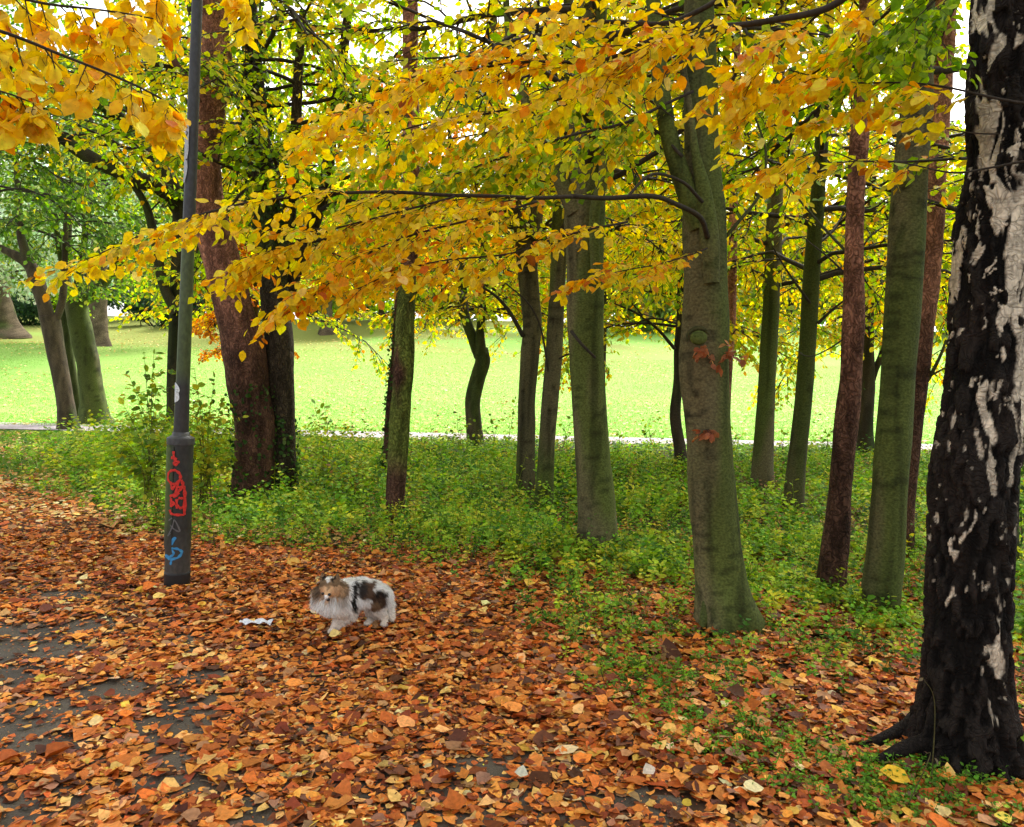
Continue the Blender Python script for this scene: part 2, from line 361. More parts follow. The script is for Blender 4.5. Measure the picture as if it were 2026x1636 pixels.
# ------------------------------------------------------------------ fallen leaves
rng = np.random.default_rng(11)
P_LIT = [(5, (.62, .185, .030)), (3.6, (.46, .11, .020)), (2.8, (.22, .05, .015)), (3.8, (.74, .28, .050)), (2.4, (.80, .43, .13)), (1.6, (.09, .03, .012)), (1, (.46, .22, .10)), (1.1, (.12, .04, .02)), (.5, (.72, .45, .06)), (.22, (.8, .62, .30)), (.5, (.33, .16, .09))]
def band(y0, y1, dens, margin=.8):
    n = int(dens * .66 * (y1 * y1 - y0 * y0) * 1.25)
    yy = np.sqrt(rng.uniform(y0 * y0, y1 * y1, n)); xx = rng.uniform(-1, 1, n) * (yy * .70 + margin); return xx, yy
BARE = []
for (a_, b_, w_, h_) in [(30, 1250, 110, 18), (60, 1292, 150, 24), (-20, 1345, 150, 26), (250, 1365, 110, 18), (150, 1395, 120, 18), (50, 1430, 140, 24), (390, 1400, 80, 22), (370, 1445, 120, 32), (130, 1470, 90, 18), (330, 1512, 90, 20), (400, 1560, 120, 22), (60, 1560, 130, 26), (40, 1610, 140, 26), (950, 1512, 70, 11), (1250, 1582, 60, 9), (520, 1612, 60, 11), (180, 1235, 60, 12), (90, 1185, 60, 10), (420, 1350, 50, 10), (1330, 1560, 60, 12)]:
    c0, c1, c2 = G(a_ - w_, b_), G(a_ + w_, b_), G(a_, b_ - h_); c3 = G(a_, b_ + h_); BARE.append(((c0[0] + c1[0]) / 2, c0[1], ((c1[0] - c0[0]) / 2, max(.08, (c2[1] - c3[1]) / 2))))
lit = MB()
for (y0, y1, dens, hi) in ((2.2, 4.2, 3000, True), (4.2, 7.5, 2200, True), (7.5, 15, 750, False)):
    xx, yy = band(y0, y1, dens)
    dt = d_tar(xx, yy); on = dt < .05; gap = n2(xx * .8, yy * 1.5, 1.15, 4, 44); gap2 = n2(xx, yy, 4.0, 2, 45)
    bare = np.zeros(len(xx)); wx, wy = xx + (gap - .5) * .5 + (gap2 - .5) * .22, yy + (n2(xx + 9, yy, 1.6, 3, 46) - .5) * .5
    for (bx, by, br) in BARE: bare = np.maximum(bare, np.exp(-(((wx - bx) / br[0]) ** 2 + ((wy - by) / br[1]) ** 2) ** 1.5))
    keep = np.where(on | (bare > .3), rng.random(len(xx)) < (.58 + .42 * sstep(.40, .56, gap)) * (1 - .94 * np.clip(bare * 1.25, 0, 1)), True)
    keep &= rng.random(len(xx)) < 1 - .55 * green_amt(xx, yy) * sstep(4.5, 8, yy) - .2 * green_amt(xx, yy)
    if y0 > 7: keep &= rng.random(len(xx)) < 1 - .75 * sstep(10, 13, yy)
    xx, yy = xx[keep], yy[keep]; n = len(xx); on = on[keep]
    a = rng.uniform(0, 6.283, n); tl = np.where(on, .11, .22)[:, None]
    d = np.stack([np.cos(a), np.sin(a), rng.normal(0, .12, n)], -1); nr_ = nrm(np.array([0, 0, 1.]) + rng.normal(0, 1, (n, 3)) * tl)
    sz = np.clip(rng.lognormal(math.log(.044), .38, n), .018, .12); big = rng.random(n) < .02; sz = np.where(big, sz * 1.5, sz)
    z = zg(xx, yy) + .014 + np.where(on, .014, .04) * rng.random(n)
    wr = .36 if hi else .38
    leaves(lit, np.stack([xx, yy, z], -1), d, nr_, sz, pal(rng, P_LIT, n, .2), rng, hi, wr * rng.choice([.62, .85, 1, 1.1, 1.35], n), .24, .28, .22 if hi else 0)
# crumbs of broken leaf, down to the tarmac
n = 26000; yy = np.sqrt(rng.uniform(5, 64, n)); xx = rng.uniform(-.75, .75, n) * yy; a = rng.uniform(0, 6.283, n)
leaves(lit, np.stack([xx, yy, zg(xx, yy) + .016], -1), np.stack([np.cos(a), np.sin(a), rng.normal(0, .15, n)], -1), nrm(np.array([0, 0, 1.]) + rng.normal(0, .2, (n, 3))), rng.uniform(.005, .018, n), pal(rng, P_LIT, n, .3) * .8, rng)
# leaves blown over the meadow and its path
n = 16000; yy = 20 + 38 * rng.random(n) ** .9; xx = rng.uniform(-.8, .8, n) * yy; keep = n2(xx, yy, .2, 3, 12) > .42; xx, yy = xx[keep], yy[keep]; n = len(xx)
a = rng.uniform(0, 6.283, n)
leaves(lit, np.stack([xx, yy, zg(xx, yy) + .05], -1), np.stack([np.cos(a), np.sin(a), a * 0], -1), nrm(np.array([0, -.3, 1.]) + rng.normal(0, .3, (n, 3))), .11, pal(rng, [(3, (.6, .45, .12)), (2, (.45, .25, .08)), (1, (.75, .62, .3))], n), rng)
# leaves fallen on the left verge
n = 9000; yy = rng.uniform(7.5, 18.5, n); xx = rng.uniform(-.78, -.1, n) * yy - .3; keep = rng.random(n) < sstep(.35, .6, n2(xx, yy, .8, 3, 15)); xx, yy = xx[keep], yy[keep]; n = len(xx); a = rng.uniform(0, 6.283, n)
leaves(lit, np.stack([xx, yy, zg(xx, yy) + .05], -1), np.stack([np.cos(a), np.sin(a), a * 0], -1), nrm(np.array([0, -.3, 1.]) + rng.normal(0, .35, (n, 3))), .08, pal(rng, [(3, (.62, .42, .12)), (3, (.5, .2, .06)), (1, (.78, .62, .3))], n), rng)
for q in range(420):                                # fallen twigs and leaf stalks among the litter
    yy = math.sqrt(rng.uniform(6, 90)); xx = rng.uniform(-.72, .72) * yy; a = rng.uniform(0, 6.28); l = rng.uniform(.03, .22) * (1 if q % 4 else .9); d = np.array([math.cos(a), math.sin(a), rng.normal(0, .06)])
    b = np.array([xx, yy, float(zg(xx, yy)) + .045]); tube(lit, wander(rng, b, d, l, 5, .18, 0), np.linspace(.0028, .001, 5) * rng.uniform(.6, 1.2), 4, [(.10, .06, .04), (.22, .15, .09), (.05, .03, .02)][q % 3], False)
tag(lit.build('fallen_leaves', M_LITTER), 'orange and brown fallen autumn leaves covering the path and verge', 'fallen leaves', kind='stuff')

# ------------------------------------------------------------------ ground cover
P_HERB = [(4, (.17, .36, .03)), (3, (.27, .46, .035)), (3, (.06, .15, .02)), (2.2, (.42, .52, .04)), (.8, (.55, .52, .05)), (.35, (.34, .18, .07))]
P_HERBN = [(4, (.15, .35, .03)), (3, (.10, .24, .025)), (1.5, (.27, .44, .04)), (.4, (.5, .5, .06))]
P_DRY = [(3, (.26, .14, .07)), (2, (.16, .09, .045)), (2, (.22, .24, .05)), (1, (.42, .30, .14))]
und = MB()
def herbs(xx, yy, hgt, nl, size, palette, hi=False, wr=.36, tallness=1.0):
    n = len(xx); k = nl
    base = np.stack([xx, yy, zg(xx, yy) + .01], -1); lean = rng.normal(0, .25, (n, 2)) * hgt[:, None]
    t = (np.arange(k)[None] + rng.random((n, k))) / k; t = .25 + .75 * t
    p = base[:, None] + np.stack([lean[:, :1] * t, lean[:, 1:] * t, hgt[:, None] * t], -1)
    a = rng.uniform(0, 6.283, (n, 1)) + np.arange(k)[None] * 2.4 + rng.normal(0, .3, (n, k))
    d = np.stack([np.cos(a), np.sin(a), rng.normal(.1, .35, (n, k))], -1)
    c = pal(rng, palette, n, .18)[:, None] * (1 + rng.normal(0, .12, (n, k, 1)))
    nr_ = nrm(np.array([0, -.25, 1.]) + rng.normal(0, .35, (n * k, 3)))
    rad = (size * .5 * rng.random((n, k)))[..., None] * nrm(d) if np.ndim(size) == 0 else 0
    leaves(und, (p + rad).reshape(-1, 3), d.reshape(-1, 3), nr_, np.broadcast_to(size, (n, k)).reshape(-1) * rng.uniform(.6, 1.2, n * k), np.clip(c.reshape(-1, 3), .005, .9), rng, hi, wr, .3, .3)
    # stems
    s = 1.5e-3 * tallness; o = np.array([[-s, 0, 0], [s, 0, 0]])
    top = base + np.concatenate([lean, hgt[:, None]], 1); Vs = np.stack([base + o[0] * 1.4, base + o[1] * 1.4, top + o[1] * .6, top + o[0] * .6], 1)
    und.add(Vs.reshape(-1, 3), None, np.arange(n)[:, None] * 4 + np.arange(4)[None], np.repeat(c[:, 0] * .6, 4, 0))
for (y0, y1, dens, h0, nl, sz, pl) in ((2.6, 5.5, 66, .085, 9, .032, P_HERBN), (4.3, 8.5, 165, .15, 9, .038, P_HERB), (8.5, 13.5, 120, .24, 9, .056, P_HERB), (13.5, 18.3, 75, .17, 7, .065, P_HERB)):
    xx, yy = band(y0, y1, dens, 1.0); g = green_amt(xx, yy); cl = sstep(.36, .62, n2(xx, yy, .9, 3, 61))
    keep = rng.random(len(xx)) < g * (.45 + .55 * cl)
    lf = sstep(-2.6, -3.6, xx) * sstep(8, 9, yy); keep &= rng.random(len(xx)) > lf * .75
    lf2 = lf[keep]; xx, yy = xx[keep], yy[keep]; h = h0 * (1 - .4 * lf2) * rng.lognormal(0, .38, len(xx)) * (.55 + .9 * n2(xx, yy, .5, 2, 62)) * (.6 + .5 * g[keep])
    dry = sstep(.56, .66, n2(xx, yy, .55, 3, 66)) * sstep(4.5, 7, yy); isd = rng.random(len(xx)) < dry * .75
    h = h * (1 - .55 * sstep(13.5, 17, yy)); tall = sstep(.58, .7, n2(xx, yy, .7, 2, 67)); h = h * (1 + .9 * tall)
    herbs(xx[~isd], yy[~isd], h[~isd], nl, sz, pl, False); herbs(xx[isd], yy[isd], h[isd] * .6, nl, sz * .8, P_DRY, False)
# taller weeds in loose clumps
CL = [(250, 900, 60, .75), (290, 930, 60, .8), (320, 900, 50, .8), (385, 900, 60, .85), (420, 930, 70, .8), (450, 900, 50, .7), (225, 940, 50, .5), (360, 985, 40, .5), (600, 930, 50, .65), (640, 900, 40, .6), (680, 940, 60, .55), (540, 1030, 40, .3), (1200, 940, 40, .45), (740, 960, 30, .4), (870, 930, 40, .4), (960, 930, 50, .38), (900, 980, 40, .32), (1000, 960, 30, .4), (1110, 980, 34, .34), (1290, 940, 60, .34),
      (1250, 1010, 40, .3), (1330, 1010, 40, .3), (1480, 1010, 34, .3), (1540, 1040, 34, .3), (1620, 1000, 34, .3), (1700, 1010, 34, .34), (560, 1010, 50, .25), (640, 1040, 60, .22), (880, 1050, 50, .25), (1010, 1070, 60, .24), (1090, 1090, 50, .2), (1250, 1110, 60, .22), (1340, 1130, 40, .2), (1560, 1100, 50, .22), (1540, 1170, 50, .16), (1690, 1090, 40, .22), (1700, 1210, 26, .12), (1990, 1150, 40, .3), (2010, 1250, 40, .2), (230, 970, 40, .25)]
for (a_, b_, n, hh) in CL:
    g = G(a_, b_); sc_ = .10 + .055 * g[1] * .5; xx = g[0] + rng.normal(0, sc_, n * 2); yy = g[1] + rng.normal(0, sc_ * 1.3, n * 2)
    herbs(xx, yy, rng.uniform(.45, 1.1, n * 2) * hh, 11, .045 + .0022 * g[1], [(3, (.26, .46, .035)), (3, (.42, .54, .04)), (2, (.11, .26, .025)), (1.5, (.60, .60, .05))], False)
# feathery moss-like fresh patches among the near leaves
cent = [(1230, 1330), (1330, 1360), (1440, 1345), (1620, 1300), (1330, 1430), (1560, 1500), (1490, 1440), (1270, 1370), (1700, 1540), (1780, 1560), (1940, 1500), (1990, 1540), (1850, 1560), (1900, 1600), (1420, 1480), (1610, 1570), (1750, 1600), (1960, 1400), (1250, 1200), (1300, 1260), (1130, 1240)]
for c in cent:
    g = G(*c); n = 55; herbs(g[0] + rng.normal(0, .13, n), g[1] + rng.normal(0, .11, n), rng.uniform(.03, .09, n), 9, .022, P_HERBN, False, .3)
tag(und.build('undergrowth', M_GREEN), 'low green nettles and herbs growing under the trees', 'undergrowth', kind='stuff')

# ------------------------------------------------------------------ grass blades: left verge, scattered clumps, meadow
def blades(mb, xx, yy, h, wdt, cols, lean=.4):
    n = len(xx); b = np.stack([xx, yy, zg(xx, yy)], -1); a = rng.uniform(0, 3.14, n); o = np.stack([np.cos(a), np.sin(a), a * 0], -1) * wdt
    l = rng.normal(0, lean, (n, 2)) * h[:, None]; m = b + np.concatenate([l * .35, h[:, None] * .6], 1); t = b + np.concatenate([l, h[:, None]], 1)
    V = np.stack([b - o, b + o, m + o * .8, m - o * .8, t], 1); off = (np.arange(n) * 5)[:, None]
    mb.add(V.reshape(-1, 3), np.array([[3, 2, 4]]) + off, np.array([[0, 1, 2, 3]]) + off, np.repeat(cols, 5, 0))
gr = MB()
n = 60000; yy = np.sqrt(rng.uniform(49, 18.4 ** 2, n)); xx = rng.uniform(-.85, -.12, n) * yy; k = rng.random(n) < sstep(-.1, .8, d_green(xx, yy)) * (1 - .8 * sstep(-2.6, -1.6, xx)); xx, yy = xx[k], yy[k]
blades(gr, xx, yy, rng.uniform(.03, .10, len(xx)), .0045, pal(rng, [(3, (.12, .24, .03)), (2, (.2, .3, .04)), (1, (.3, .3, .07))], len(xx)))
n = 9000; xx, yy = band(3, 17, 30)[0], None
xx, yy = band(3.0, 17, 32); k = rng.random(len(xx)) < green_amt(xx, yy) * sstep(.5, .62, n2(xx, yy, .8, 3, 91)) * .9; xx, yy = xx[k], yy[k]
blades(gr, xx, yy, rng.uniform(.08, .30, len(xx)), .0025, pal(rng, [(3, (.16, .28, .04)), (1, (.34, .34, .10)), (1, (.5, .45, .25))], len(xx)), .6)
n = 150000; yy = 20.2 + 24 * rng.random(n) ** 1.3; xx = rng.uniform(-.75, .75, n) * yy
blades(gr, xx, yy, rng.uniform(.02, .05, n), .009, pal(rng, [(3, (.23, .44, .08)), (2, (.31, .50, .11)), (1.5, (.17, .34, .06))], n, .06), .6)
tag(gr.build('grass', M_GREEN), 'short green grass of the meadow and the verge', 'grass', kind='stuff')

# ------------------------------------------------------------------ trees
def col_beech(seed, green=.5, lum=1.0, side=1):
    def f(p, V, a):
        n = fbm(V * [3.0, 3.0, .9], 4, seed)[:, None]; g = sstep(.42, .62, fbm(V * [2.2, 2.2, .5], 3, seed + 9) + (green - .5) * .5 - .10 * side * (np.clip((V[:, 0] - np.repeat(p[:, 0], len(V) // len(p))) / .14, -1, 1) + .25))[:, None]
        ln = sstep(.60, .68, fbm(V * [4.5, 4.5, 34], 2, seed + 4))[:, None] * sstep(.45, .6, vn(V * [7, 7, 3], seed + 5))[:, None]
        st = sstep(.55, .75, fbm(V * [16, 16, 1.1], 2, seed + 6))[:, None]
        sp = sstep(.80, .86, vn(V * [16, 16, 13], seed + 11))[:, None]; b = np.array([.175, .152, .074]) * (.45 + 1.1 * n); gg = np.array([.115, .145, .032]) * (.45 + 1.1 * n)
        b = b * (1 - .6 * sp)
        c = (b * (1 - g) + gg * g) * lum * .82; return c * (1 - .5 * ln) * (1 - .45 * st)
    return f
def col_pine(seed, lum=1.0, zr=1.2, green=0):
    def f(p, V, a):
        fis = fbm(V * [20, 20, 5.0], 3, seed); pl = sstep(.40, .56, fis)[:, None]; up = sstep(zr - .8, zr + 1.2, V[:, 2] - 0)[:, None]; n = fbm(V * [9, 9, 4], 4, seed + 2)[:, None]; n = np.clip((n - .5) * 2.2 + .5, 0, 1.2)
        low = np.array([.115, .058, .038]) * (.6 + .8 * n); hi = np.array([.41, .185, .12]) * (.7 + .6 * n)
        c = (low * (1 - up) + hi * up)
        if green:
            g = (sstep(.34, .50, fbm(V * [4, 4, 1.2], 3, seed + 7)) * green * sstep(.5, .9, V[:, 2]) * (1 - sstep(2.5, 2.9, V[:, 2])))[:, None]; c = c * (1 - g) + np.array([.13, .17, .03]) * g
        return c * (.6 + .4 * pl) * lum * 1.25
    return f
def col_dark(seed, lum=1.0, green=.4):
    def f(p, V, a):
        pl = sstep(.38, .58, fbm(V * [18, 18, 3.2], 3, seed))[:, None]; n = fbm(V * [3, 3, 1.2], 3, seed + 2)[:, None]
        g = (sstep(.45, .62, fbm(V * [2, 2, .6], 3, seed + 8) + (green - .5) * .4))[:, None]
        c = np.array([.115, .085, .055]) * (1 - g) + np.array([.075, .095, .03]) * g
        return c * (.6 + .4 * pl) * (.6 + .8 * n) * lum * 1.15
    return f
def rough_fn(seed, amp, fs, flare=0.0, lobes=5, z0=0.0, fl_h=.22, lump=.05, flute=.035):
    def f(p, rr, a):
        A = a[None]; n_, s_ = rr.shape
        z = p[:, 2][:, None]
        V = np.stack([p[:, 0][:, None] + rr * np.cos(A), p[:, 1][:, None] + rr * np.sin(A), z + 0 * rr], -1)
        k = 1 + amp * (fbm(V * fs, 3, seed) - .5) * 2 + 1.5 * lump * (fbm(V * [3, 3, 2.2], 2, seed + 3) - .5) * 2 + flute * (fbm(V * [11, 11, .9], 2, seed + 5) - .5) * 2 + .03 * sstep(.8, .9, vn(V * [9, 9, 9], seed + 6))
        e = np.exp(-np.clip(z - z0, -.1, 9) / fl_h)
        k = k + flare * e * (.55 + .45 * np.cos(lobes * A + seed) * (.6 + .4 * np.sin(2 * A + seed * 1.7)))
        return rr * k
    return f
def trunk_pts(pts, Y, top=None, lean=(0, 0), n=120, under=.12, dY=0.0):
    """pts: (px, py, width px) from the ground up -> centreline and radius in metres"""
    q = []; m = len(pts)
    for i, (a, b, wd) in enumerate(pts):
        yy = Y + dY * i / max(1, m - 1); p = P(a, b, yy); q.append([*p, wd / 2 / F * yy])
    q = np.array(q)
    z0 = float(zg(q[0, 0], q[0, 1]))
    q[0, 2] = min(q[0, 2], z0 + .02)
    q = np.concatenate([[[*(q[0, :2] - (q[1, :2] - q[0, :2]) * .02), z0 - under, q[0, 3]]], q])
    if top is not None and top > q[-1, 2] + .3:
        d = q[-1, :3] - q[-3, :3]; d = d / max(d[2], .2); h = top - q[-1, 2]; r1 = q[-1, 3]
        for t in (.33, .66, 1):
            q = np.concatenate([q, [[*(q[-1, :3] * 0 + q[-1, :3] + np.array([d[0] * .5 * h / 3, d[1] * .5 * h / 3, h / 3])), r1 * (1 - .8 * t)]]])
    s = spline(q, n); s[:, 3] = np.clip(s[:, 3], .012, None); return s
def trunk(mb, s, seg, colf, rf, cap=True):
    p, r = s[:, :3], s[:, 3]; t, u, v = frames(p); a = np.arange(seg) / seg * 2 * math.pi
    rr = np.repeat(r[:, None], seg, 1)
    if rf: rr = rf(p, rr, a)
    V = p[:, None] + rr[..., None] * (u[:, None] * np.cos(a)[None, :, None] + v[:, None] * np.sin(a)[None, :, None])
    n = len(p); Vf = V.reshape(-1, 3); c = colf(p, Vf, np.tile(a, n))
    i = np.arange(n - 1)[:, None] * seg; j = np.arange(seg)[None]; k = (j + 1) % seg
    Q = np.stack([i + j, i + k, i + seg + k, i + seg + j], -1).reshape(-1, 4)
    Vf = np.concatenate([Vf, p[-1:]]); j = np.arange(seg); T = np.stack([(n - 1) * seg + j, (n - 1) * seg + (j + 1) % seg, np.full(seg, n * seg)], -1)
    mb.add(Vf, T, Q, np.concatenate([c, c[-1:]]))
def at_z(s, z):
    i = int(np.clip(np.searchsorted(s[:, 2], z), 1, len(s) - 1)); return s[i, :3], s[i, 3]
DK = (.045, .036, .026)
def crown(bm, lm, rng, s, z0, z1, nl, L, palette, size=.075, kids=8, up=.35, droop=.05, space=.05, dens=1.0, colt=DK, az=None, rb=.35, jit=.14, spl=(.55, 1.0), sub=5, tilt=.6, hi=False, spread=.02):
    nl = int(nl * 1.45 * dens); kids = int(kids * 1.4 * dens); size = size * 1.15; space = space * .78
    sink = bm
    for k in range(nl):
        if sink.parts is not None: bm = MB(); sink.parts.append(bm)
        z = z0 + (z1 - z0) * ((k + rng.random() * .8) / nl) ** 1.55; b, r = at_z(s, z)
        a = (k * 2.4 + rng.normal(0, .3)) if az is None else rng.uniform(*az)
        u = up * rng.uniform(.5, 1.5); d = nrm([math.cos(a), math.sin(a), u]); l = L * rng.uniform(.65, 1.15) * (1 - .35 * (z - z0) / max(.1, z1 - z0))
        p = wander(rng, b, d, l, 9, .13, droop); r0 = min(r * rb * 1.2, .036) * rng.uniform(.6, 1.15)
        tube(bm, p, np.linspace(r0, r0 * .25, 9), 6, colt, False)
        for j in range(kids):
            t = .22 + .78 * (j + rng.random()) / kids; uu = t * 8; i = min(int(uu), 7); q = p[i] * (1 - uu + i) + p[i + 1] * (uu - i); tg = nrm(p[i + 1] - p[i])
            sd = nrm(np.cross(tg, [0, 0, 1])) * (1 if j % 2 else -1)
            dd = nrm(tg * .6 + sd * .7 + rng.normal(0, .3, 3)); spray(bm, lm, rng, q, dd, rng.uniform(*spl) * min(1, l / 2.2), r0 * .35, palette, size, space, hi, sub, .07, .5, colt, .5, tilt, 4, jit, spread)
def ivy(mb, rng, s, z0, z1, n, size=.05, colr=((3, (.03, .07, .015)), (2, (.05, .11, .02)), (1, (.10, .16, .04))), amt=1.0, r=1.05):
    zz = rng.uniform(z0, z1, n) ; a = rng.uniform(0, 6.283, n); P0 = np.stack([np.interp(zz, s[:, 2], s[:, k]) for k in range(4)], 1)
    o = np.stack([np.cos(a), np.sin(a), a * 0], -1); k = fbm(np.stack([a * 1.2, a * 0, zz * 2], -1), 2, 3) > .5 - amt * .25; P0, o, a = P0[k], o[k], a[k]; n = len(P0)
    pos = P0[:, :3] + o * (P0[:, 3:] * r + .01 + .03 * rng.random((n, 1)))
    leaves(mb, pos, nrm(np.array([0, 0, -.6]) + rng.normal(0, .7, (n, 3))), nrm(o + rng.normal(0, .3, (n, 3))), size * rng.uniform(.6, 1.2, n), pal(rng, list(colr), n, .2), rng, False, .45, .1, .2)

def build_tree(name, label, cat, group, pts, Y, colf, seed, top=9, seg=28, n=130, rfn=None, mat_=None, crowns=(), forks=(), limbs=(), ivies=(), dY=0.0, boughs=()):
    rg = np.random.default_rng(seed)
    s = trunk_pts(pts, Y, top, n=n, dY=dY); base = s[1, :3].copy(); base[2] = zg(base[0], base[1])
    root = empty(name, base, label, cat, group); m = mat_ or M_BEECH
    tb = MB(); rf = rfn or rough_fn(seed, .03, [9, 9, 3], .35)
    trunk(tb, s, seg, colf, rf); tb.build('trunk', m, root)
    fs = []
    for f in forks:                                   # further stems leaving the trunk
        fb = MB(); q = np.array([[*P(a, b, f['Y'] + f.get('dY', 0) * i / max(1, len(f['pts']) - 1)), wd / 2 / F * f['Y']] for i, (a, b, wd) in enumerate(f['pts'])])
        if f.get('top'):
            d = q[-1, :3] - q[-2, :3]; d = d / max(d[2], .3); h = f['top'] - q[-1, 2]
            if h > 0: q = np.concatenate([q, [[*(q[-1, :3] + d * h * .5), q[-1, 3] * .7], [*(q[-1, :3] + np.array([d[0] * .7, d[1] * .7, 1]) * h), q[-1, 3] * .25]]])
        q = spline(q, f.get('n', 50)); q[:, 3] = np.clip(q[:, 3], .008, None); trunk(fb, q, max(10, seg // 2), colf, rough_fn(seed + 3, .03, [9, 9, 3], 0, lump=.08)); fb.build('limb', m, root); fs.append(q)
    bb, lb = MB(), MB()
    for c in crowns:
        c = dict(c); src = c.pop('on', 0); crown(bb, lb, rg, s if src == 0 else fs[src - 1], **c)
    for l in limbs:                                    # bare thin branches drawn point by point
        b1 = MB(); q = np.array([P(a, b, yy) for a, b, yy in l['pts']]); tube(b1, spline(q, l.get('n', 26)), np.linspace(l['r'], l.get('r1', l['r'] * .4), l.get('n', 26)), 8, l.get('col', DK), True); b1.build('branch', M_TWIG, root)
    for b in boughs:
        b1, l1 = MB(), MB(); bough(b1, l1, rg, **b); bo = b1.build('bough', M_TWIG, root); l1.build('leaves', M_LEAF, bo)
    if bb.n: bb.build('branches', M_TWIG, root)
    if lb.n: lb.build('crown', M_LEAF, root)
    if ivies:
        ib = MB()
        for v in ivies: ivy(ib, rg, s, **v)
        ib.build('ivy', M_GREEN, root)
    return root, s
def bough(bm, lm, rng, pts, r, r1, palette, kids=14, L=(.35, .8), bias=(-.75, 0, -.35), size=.072, space=.036, hi=True, depthj=.55, sub=5, start=.05, colt=(.04, .03, .022), tilt=.5, ldroop=.5, kr=.35, jit=.12, end=True, spread=.0):
    q = np.array([P(a, b, yy) for a, b, yy in pts]); p = spline(q, 60); p = p + (np.stack([vn(p * 3 + 5 * k, 3) - .5 for k in range(3)], -1)) * .05
    rad = np.linspace(r, r1, 60); tube(bm, p, rad, 9, colt, True)
    for k in range(kids):
        t = start + (1 - start) * (k + rng.random() * .7) / kids; i = int(t * 58); tg = nrm(p[i + 1] - p[i])
        d = nrm(tg * .35 + np.array(bias) * rng.uniform(.6, 1.2) + np.array([0, rng.normal(0, depthj), 0]) + rng.normal(0, .16, 3))
        spray(bm, lm, rng, p[i], d, rng.uniform(*L) * (1 - .42 * t), max(.0022, rad[i] * kr), palette, size, space, hi, sub, .05, ldroop, colt, .5, tilt, 5, jit, spread)
    if end: twig_leaves(lm, rng, p[40:], space, size, palette, hi, ldroop, tilt)
P_LEFT = [(3, (.12, .22, .035)), (2, (.20, .31, .06)), (2, (.07, .14, .02)), (1.2, (.42, .44, .06)), (.5, (.30, .40, .14))]
def gY(px, py): return float(G(px, py)[1])
GB, GP, GD = 'smooth barked beech trees in the wood', 'reddish pines in the wood', 'dark trees in the wood'
# --- main mossy beech, centre right
Y7 = gY(1430, 1243)
build_tree('beech_tree', 'large mossy beech with a round bark knot and flared foot, nearest beech in the middle', 'tree', GB,
    [(1440, 1240, 116), (1424, 1140, 98), (1412, 1000, 96), (1402, 850, 90), (1392, 720, 90), (1396, 640, 88), (1396, 540, 82), (1392, 430, 80), (1388, 300, 73), (1386, 180, 66), (1384, 60, 58), (1384, -60, 52)], Y7,
    col_beech(7, .76, .92, -2.0), 7, 12, 56, 260, rough_fn(7, .035, [8, 8, 3], .50, 5, 0, .16, .09),
    forks=[dict(pts=[(1384, 450, 46), (1354, 365, 38), (1328, 285, 34), (1310, 190, 31), (1300, 90, 28), (1292, 0, 26)], Y=Y7 - .08, top=9, dY=-.1),
           dict(pts=[(1408, 560, 30), (1404, 470, 36), (1392, 380, 30), (1376, 300, 16), (1362, 200, 14), (1350, 130, 13)], Y=Y7 - .15, n=60)],
    crowns=[dict(z0=4.8, z1=10.5, nl=6, L=2.4, palette=P_YELLOW, kids=7, size=.085, space=.075)],
    limbs=[dict(pts=[(1400, 470, Y7 - .2), (1385, 430, 5.0), (1340, 405, 4.8), (1290, 388, 4.6), (1200, 392, 4.45), (1130, 388, 4.3)], r=.018, r1=.013),
           dict(pts=[(1240, 390, 4.5), (1290, 345, 4.7), (1350, 360, 4.9), (1390, 400, 5.0)], r=.008, r1=.012),
           dict(pts=[(1350, 310, 5.1), (1300, 260, 5.2), (1220, 215, 5.3), (1120, 195, 5.4)], r=.012, r1=.005),
           dict(pts=[(1425, 480, Y7), (1460, 440, 5.3), (1505, 380, 5.4), (1515, 300, 5.5), (1490, 220, 5.5)], r=.014, r1=.007, col=(.06, .065, .02))],
    boughs=[dict(pts=[(1130, 388, 4.3), (1000, 383, 4.1), (800, 378, 3.95), (640, 380, 3.85), (520, 398, 3.8), (410, 425, 3.8), (300, 458, 3.85), (200, 500, 3.95), (120, 555, 4.0)], r=.011, r1=.002, palette=P_YELLOW, kids=36, L=(.28, .5), bias=(-.85, 0, -.28), size=.062),
            dict(pts=[(1060, 392, 4.15), (940, 430, 4.0), (820, 470, 3.9), (710, 520, 3.8), (630, 570, 3.75), (590, 600, 3.75)], r=.007, r1=.002, palette=P_ORANGE, kids=25, L=(.3, .5), bias=(-.85, 0, -.3), size=.064),
            dict(pts=[(1240, 430, 4.4), (1130, 460, 4.2), (1000, 500, 4.0), (880, 520, 3.9), (780, 545, 3.8), (690, 580, 3.75)], r=.007, r1=.002, palette=P_ORANGE, kids=25, L=(.28, .45), bias=(-.85, 0, -.28), size=.064),
            dict(pts=[(900, 382, 4.0), (760, 430, 3.9), (640, 460, 3.8), (550, 495, 3.75), (500, 530, 3.75)], r=.006, r1=.002, palette=P_YELLOW, kids=24, L=(.3, .5), bias=(-.8, 0, -.3), size=.062),
            dict(pts=[(1400, 490, 5.0), (1320, 515, 4.8), (1230, 535, 4.6), (1140, 550, 4.5)], r=.006, r1=.002, palette=P_ORANGE, kids=11, L=(.22, .42), bias=(-.85, 0, -.2), size=.066),
            dict(pts=[(1370, 180, 5.1), (1200, 250, 4.9), (1020, 300, 4.8), (900, 345, 4.7), (790, 380, 4.7)], r=.010, r1=.003, palette=P_MIDYG, kids=32, L=(.4, .75), bias=(-.75, 0, -.45), size=.07),
            dict(pts=[(1360, 120, 5.2), (1180, 190, 5.2), (1000, 250, 5.2), (860, 280, 5.2), (740, 320, 5.2)], r=.010, r1=.003, palette=P_MIDYG, kids=32, L=(.4, .8), bias=(-.75, 0, -.45), size=.07)])
